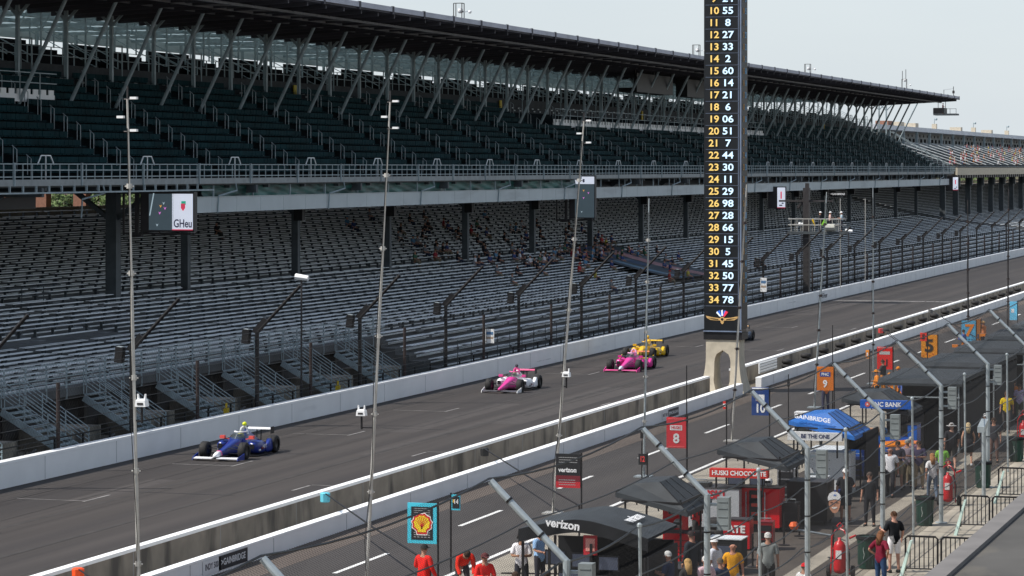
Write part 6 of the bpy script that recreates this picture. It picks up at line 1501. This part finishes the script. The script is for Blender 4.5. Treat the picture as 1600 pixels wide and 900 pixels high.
g.build('cutout_board', [dye((.55,.27,.17),'board'), dye((.8,.8,.8),'board'), dye((.06,.03,.02),'board'), dye((.8,.75,.7),'board'), dye((.42,.18,.11),'board'), dye((.1,.2,.5),'board')], t)
MB().tube([(.02,0,.95),(.02,0,zb+.3)],.015,5).build('handle_stick', 'light_pole', t)
# flag stand men and platform man
zf = FZ
person('flagman in dark clothes and white helmet, left of the three on the stand', FX-.3, 48-.95, rz=-1.4, z=zf, h=1.7, p='stand', shirt=(.03,.03,.035), legs=(.02,.02,.025), hat='cap', hatc=(.8,.8,.8), sleeve='long', detail=False)
person('flagman in a pale shirt leaning on the rail, middle of the three on the stand', FX-.3, 48-2.1+.3, rz=-1.4, z=zf, h=1.7, p='fwd', shirt=(.6,.42,.38), legs=(.03,.03,.04), hat='cap', hatc=(.8,.8,.8), detail=False)
person('flagman in a light blue shirt at the right end of the flag stand', FX-.1, 48-2.75, rz=1.8, z=zf, h=1.7, p='fwd', shirt=(.35,.45,.52), legs=(.03,.03,.04), hat='cap', hatc=(.8,.8,.8), detail=False)
x, Z = aty(1472, 64.9); person('camera operator in dark and red clothes standing on the hanging platform', x+.8, 64.9, rz=-1.6, z=hz(180,Z)+.2, h=1.6, p='fwd', shirt=(.08,.03,.04), legs=(.02,.02,.02), detail=False)
# spectators
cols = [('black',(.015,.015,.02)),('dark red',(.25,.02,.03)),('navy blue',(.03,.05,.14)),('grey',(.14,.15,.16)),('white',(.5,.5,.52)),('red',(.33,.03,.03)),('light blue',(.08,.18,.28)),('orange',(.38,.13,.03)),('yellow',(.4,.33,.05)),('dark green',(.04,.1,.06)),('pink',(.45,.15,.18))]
rs = random.Random(21)
def spect(u, v, par_y=None, far=False, ci=None):
    K = FP*(SA-(u-800)/FP*CA)
    # find the row whose seat shows at v
    if not far:
        best = min(range(NR), key=lambda n: abs(262+K*(11.4-bh(n)-.9)/(by(n)+.4)-v)); y = by(best)+.42; z = bh(best)-.03
    else:
        best = min(range(13), key=lambda n: abs(262+K*(11.4-(11.4+.3*n))/(65.2+.8*n)-v)); y = 65.2+.8*best; z = 10.9+.3*best
    x = aty(u, y)[0]; nm, c = cols[ci if ci is not None else rs.choice([0,0,0,0,0,1,2,2,2,3,3,3,4,6,9] if not far else [0,1,2,3,3,4,4,4,5,6,7,8,10])]
    lab = ('spectator in %s seated on the distant upper deck' if far else 'spectator in %s seated in the shaded lower rows') % nm
    return person(lab, x, y, rz=-PI/2+rs.uniform(-.3,.3), z=z, h=1.75, p='sit', shirt=c, legs=rs.choice([(.03,.04,.07),(.05,.05,.05),(.2,.17,.12)]), hair=rs.choice([(.03,.02,.01),(.1,.06,.03),(.3,.28,.25)]), hat='cap' if rs.random() < .3 else None, hatc=c, detail=False, group=('distant upper deck spectators in ' if far else 'lower deck spectators in ')+nm)
pts = [(338,354),(542,342),(552,346),(577,332),(603,362),(626,353),(622,365),(645,372),(652,374),(640,337),(662,331),(668,346),(664,352),(693,346),(700,350),(712,362),(724,360),(736,356),(746,372),(745,346),(757,333),(681,383),(692,383),(698,386),(758,390),(742,402),(748,405),(765,403),(780,400),(776,418),(788,366),(797,355),(803,400),(812,395),(800,385),(806,352),(815,350),(822,367),(833,374),(844,362),(838,345),(852,398),(858,401),(866,392),(873,396),(884,360),(889,350),(884,372),(893,392),(899,398),(905,390),(912,399),(925,398),(932,393),(938,396),(945,388),(951,394),(958,390),(965,396),(972,400),(983,389),(998,385),(1008,392),(935,366),(940,372),(947,378),(909,355),(1026,387),(1040,400),(1050,405),(1060,398),(1038,412),(1047,416),(905,416,),(930,424),(1046,452),(1075,455),(955,440),(1180,440),(1190,428),(808,420),(800,432),(840,412),(848,418)]
rq = random.Random(5)
pts += [(rq.gauss(930,38), rq.gauss(391,8)) for _ in range(34)]+[(rq.uniform(640,860), rq.uniform(340,400)) for _ in range(12)]+[(rq.gauss(840,20), rq.gauss(402,8)) for _ in range(8)]
fix = {73:5, 74:8, 75:5, 76:8, 64:5, 60:5, 65:8}
for i, p_ in enumerate(pts): spect(p_[0], p_[1], ci=fix.get(i))
for i in range(95):
    u = 1475+125*rs.random()**.8; v = 232+24*rs.random(); spect(u, v, far=True)
for u in (1360,1385,1410,1432,1336,1301): spect(u, 205+rs.uniform(-2,2)*0+3, far=False) if False else None

def scr_u(o):
    x, y = o.location.x, o.location.y; return (x*SA-y*CA)/(x*CA+y*SA)
gr = {}
for o in COL.objects:
    if o.get('group','').startswith(('lower deck spectators','distant upper deck spectators','orange crew')): gr.setdefault(o['group'], []).append(o)
for k, l in gr.items():
    l.sort(key=scr_u)
    for i, o in enumerate(l):
        pass
        if k.startswith('orange'): o['label'] = 'crew member in orange and dark clothes beyond the black tents, %s from the left' % ORD[i]; continue
        c = k.split(' in ')[1]; far = k.startswith('distant')
        o['label'] = 'seated spectator in %s, %s such from the left %s' % (c, ORD[min(i,49)], 'on the distant upper deck' if far else 'in the lower rows')
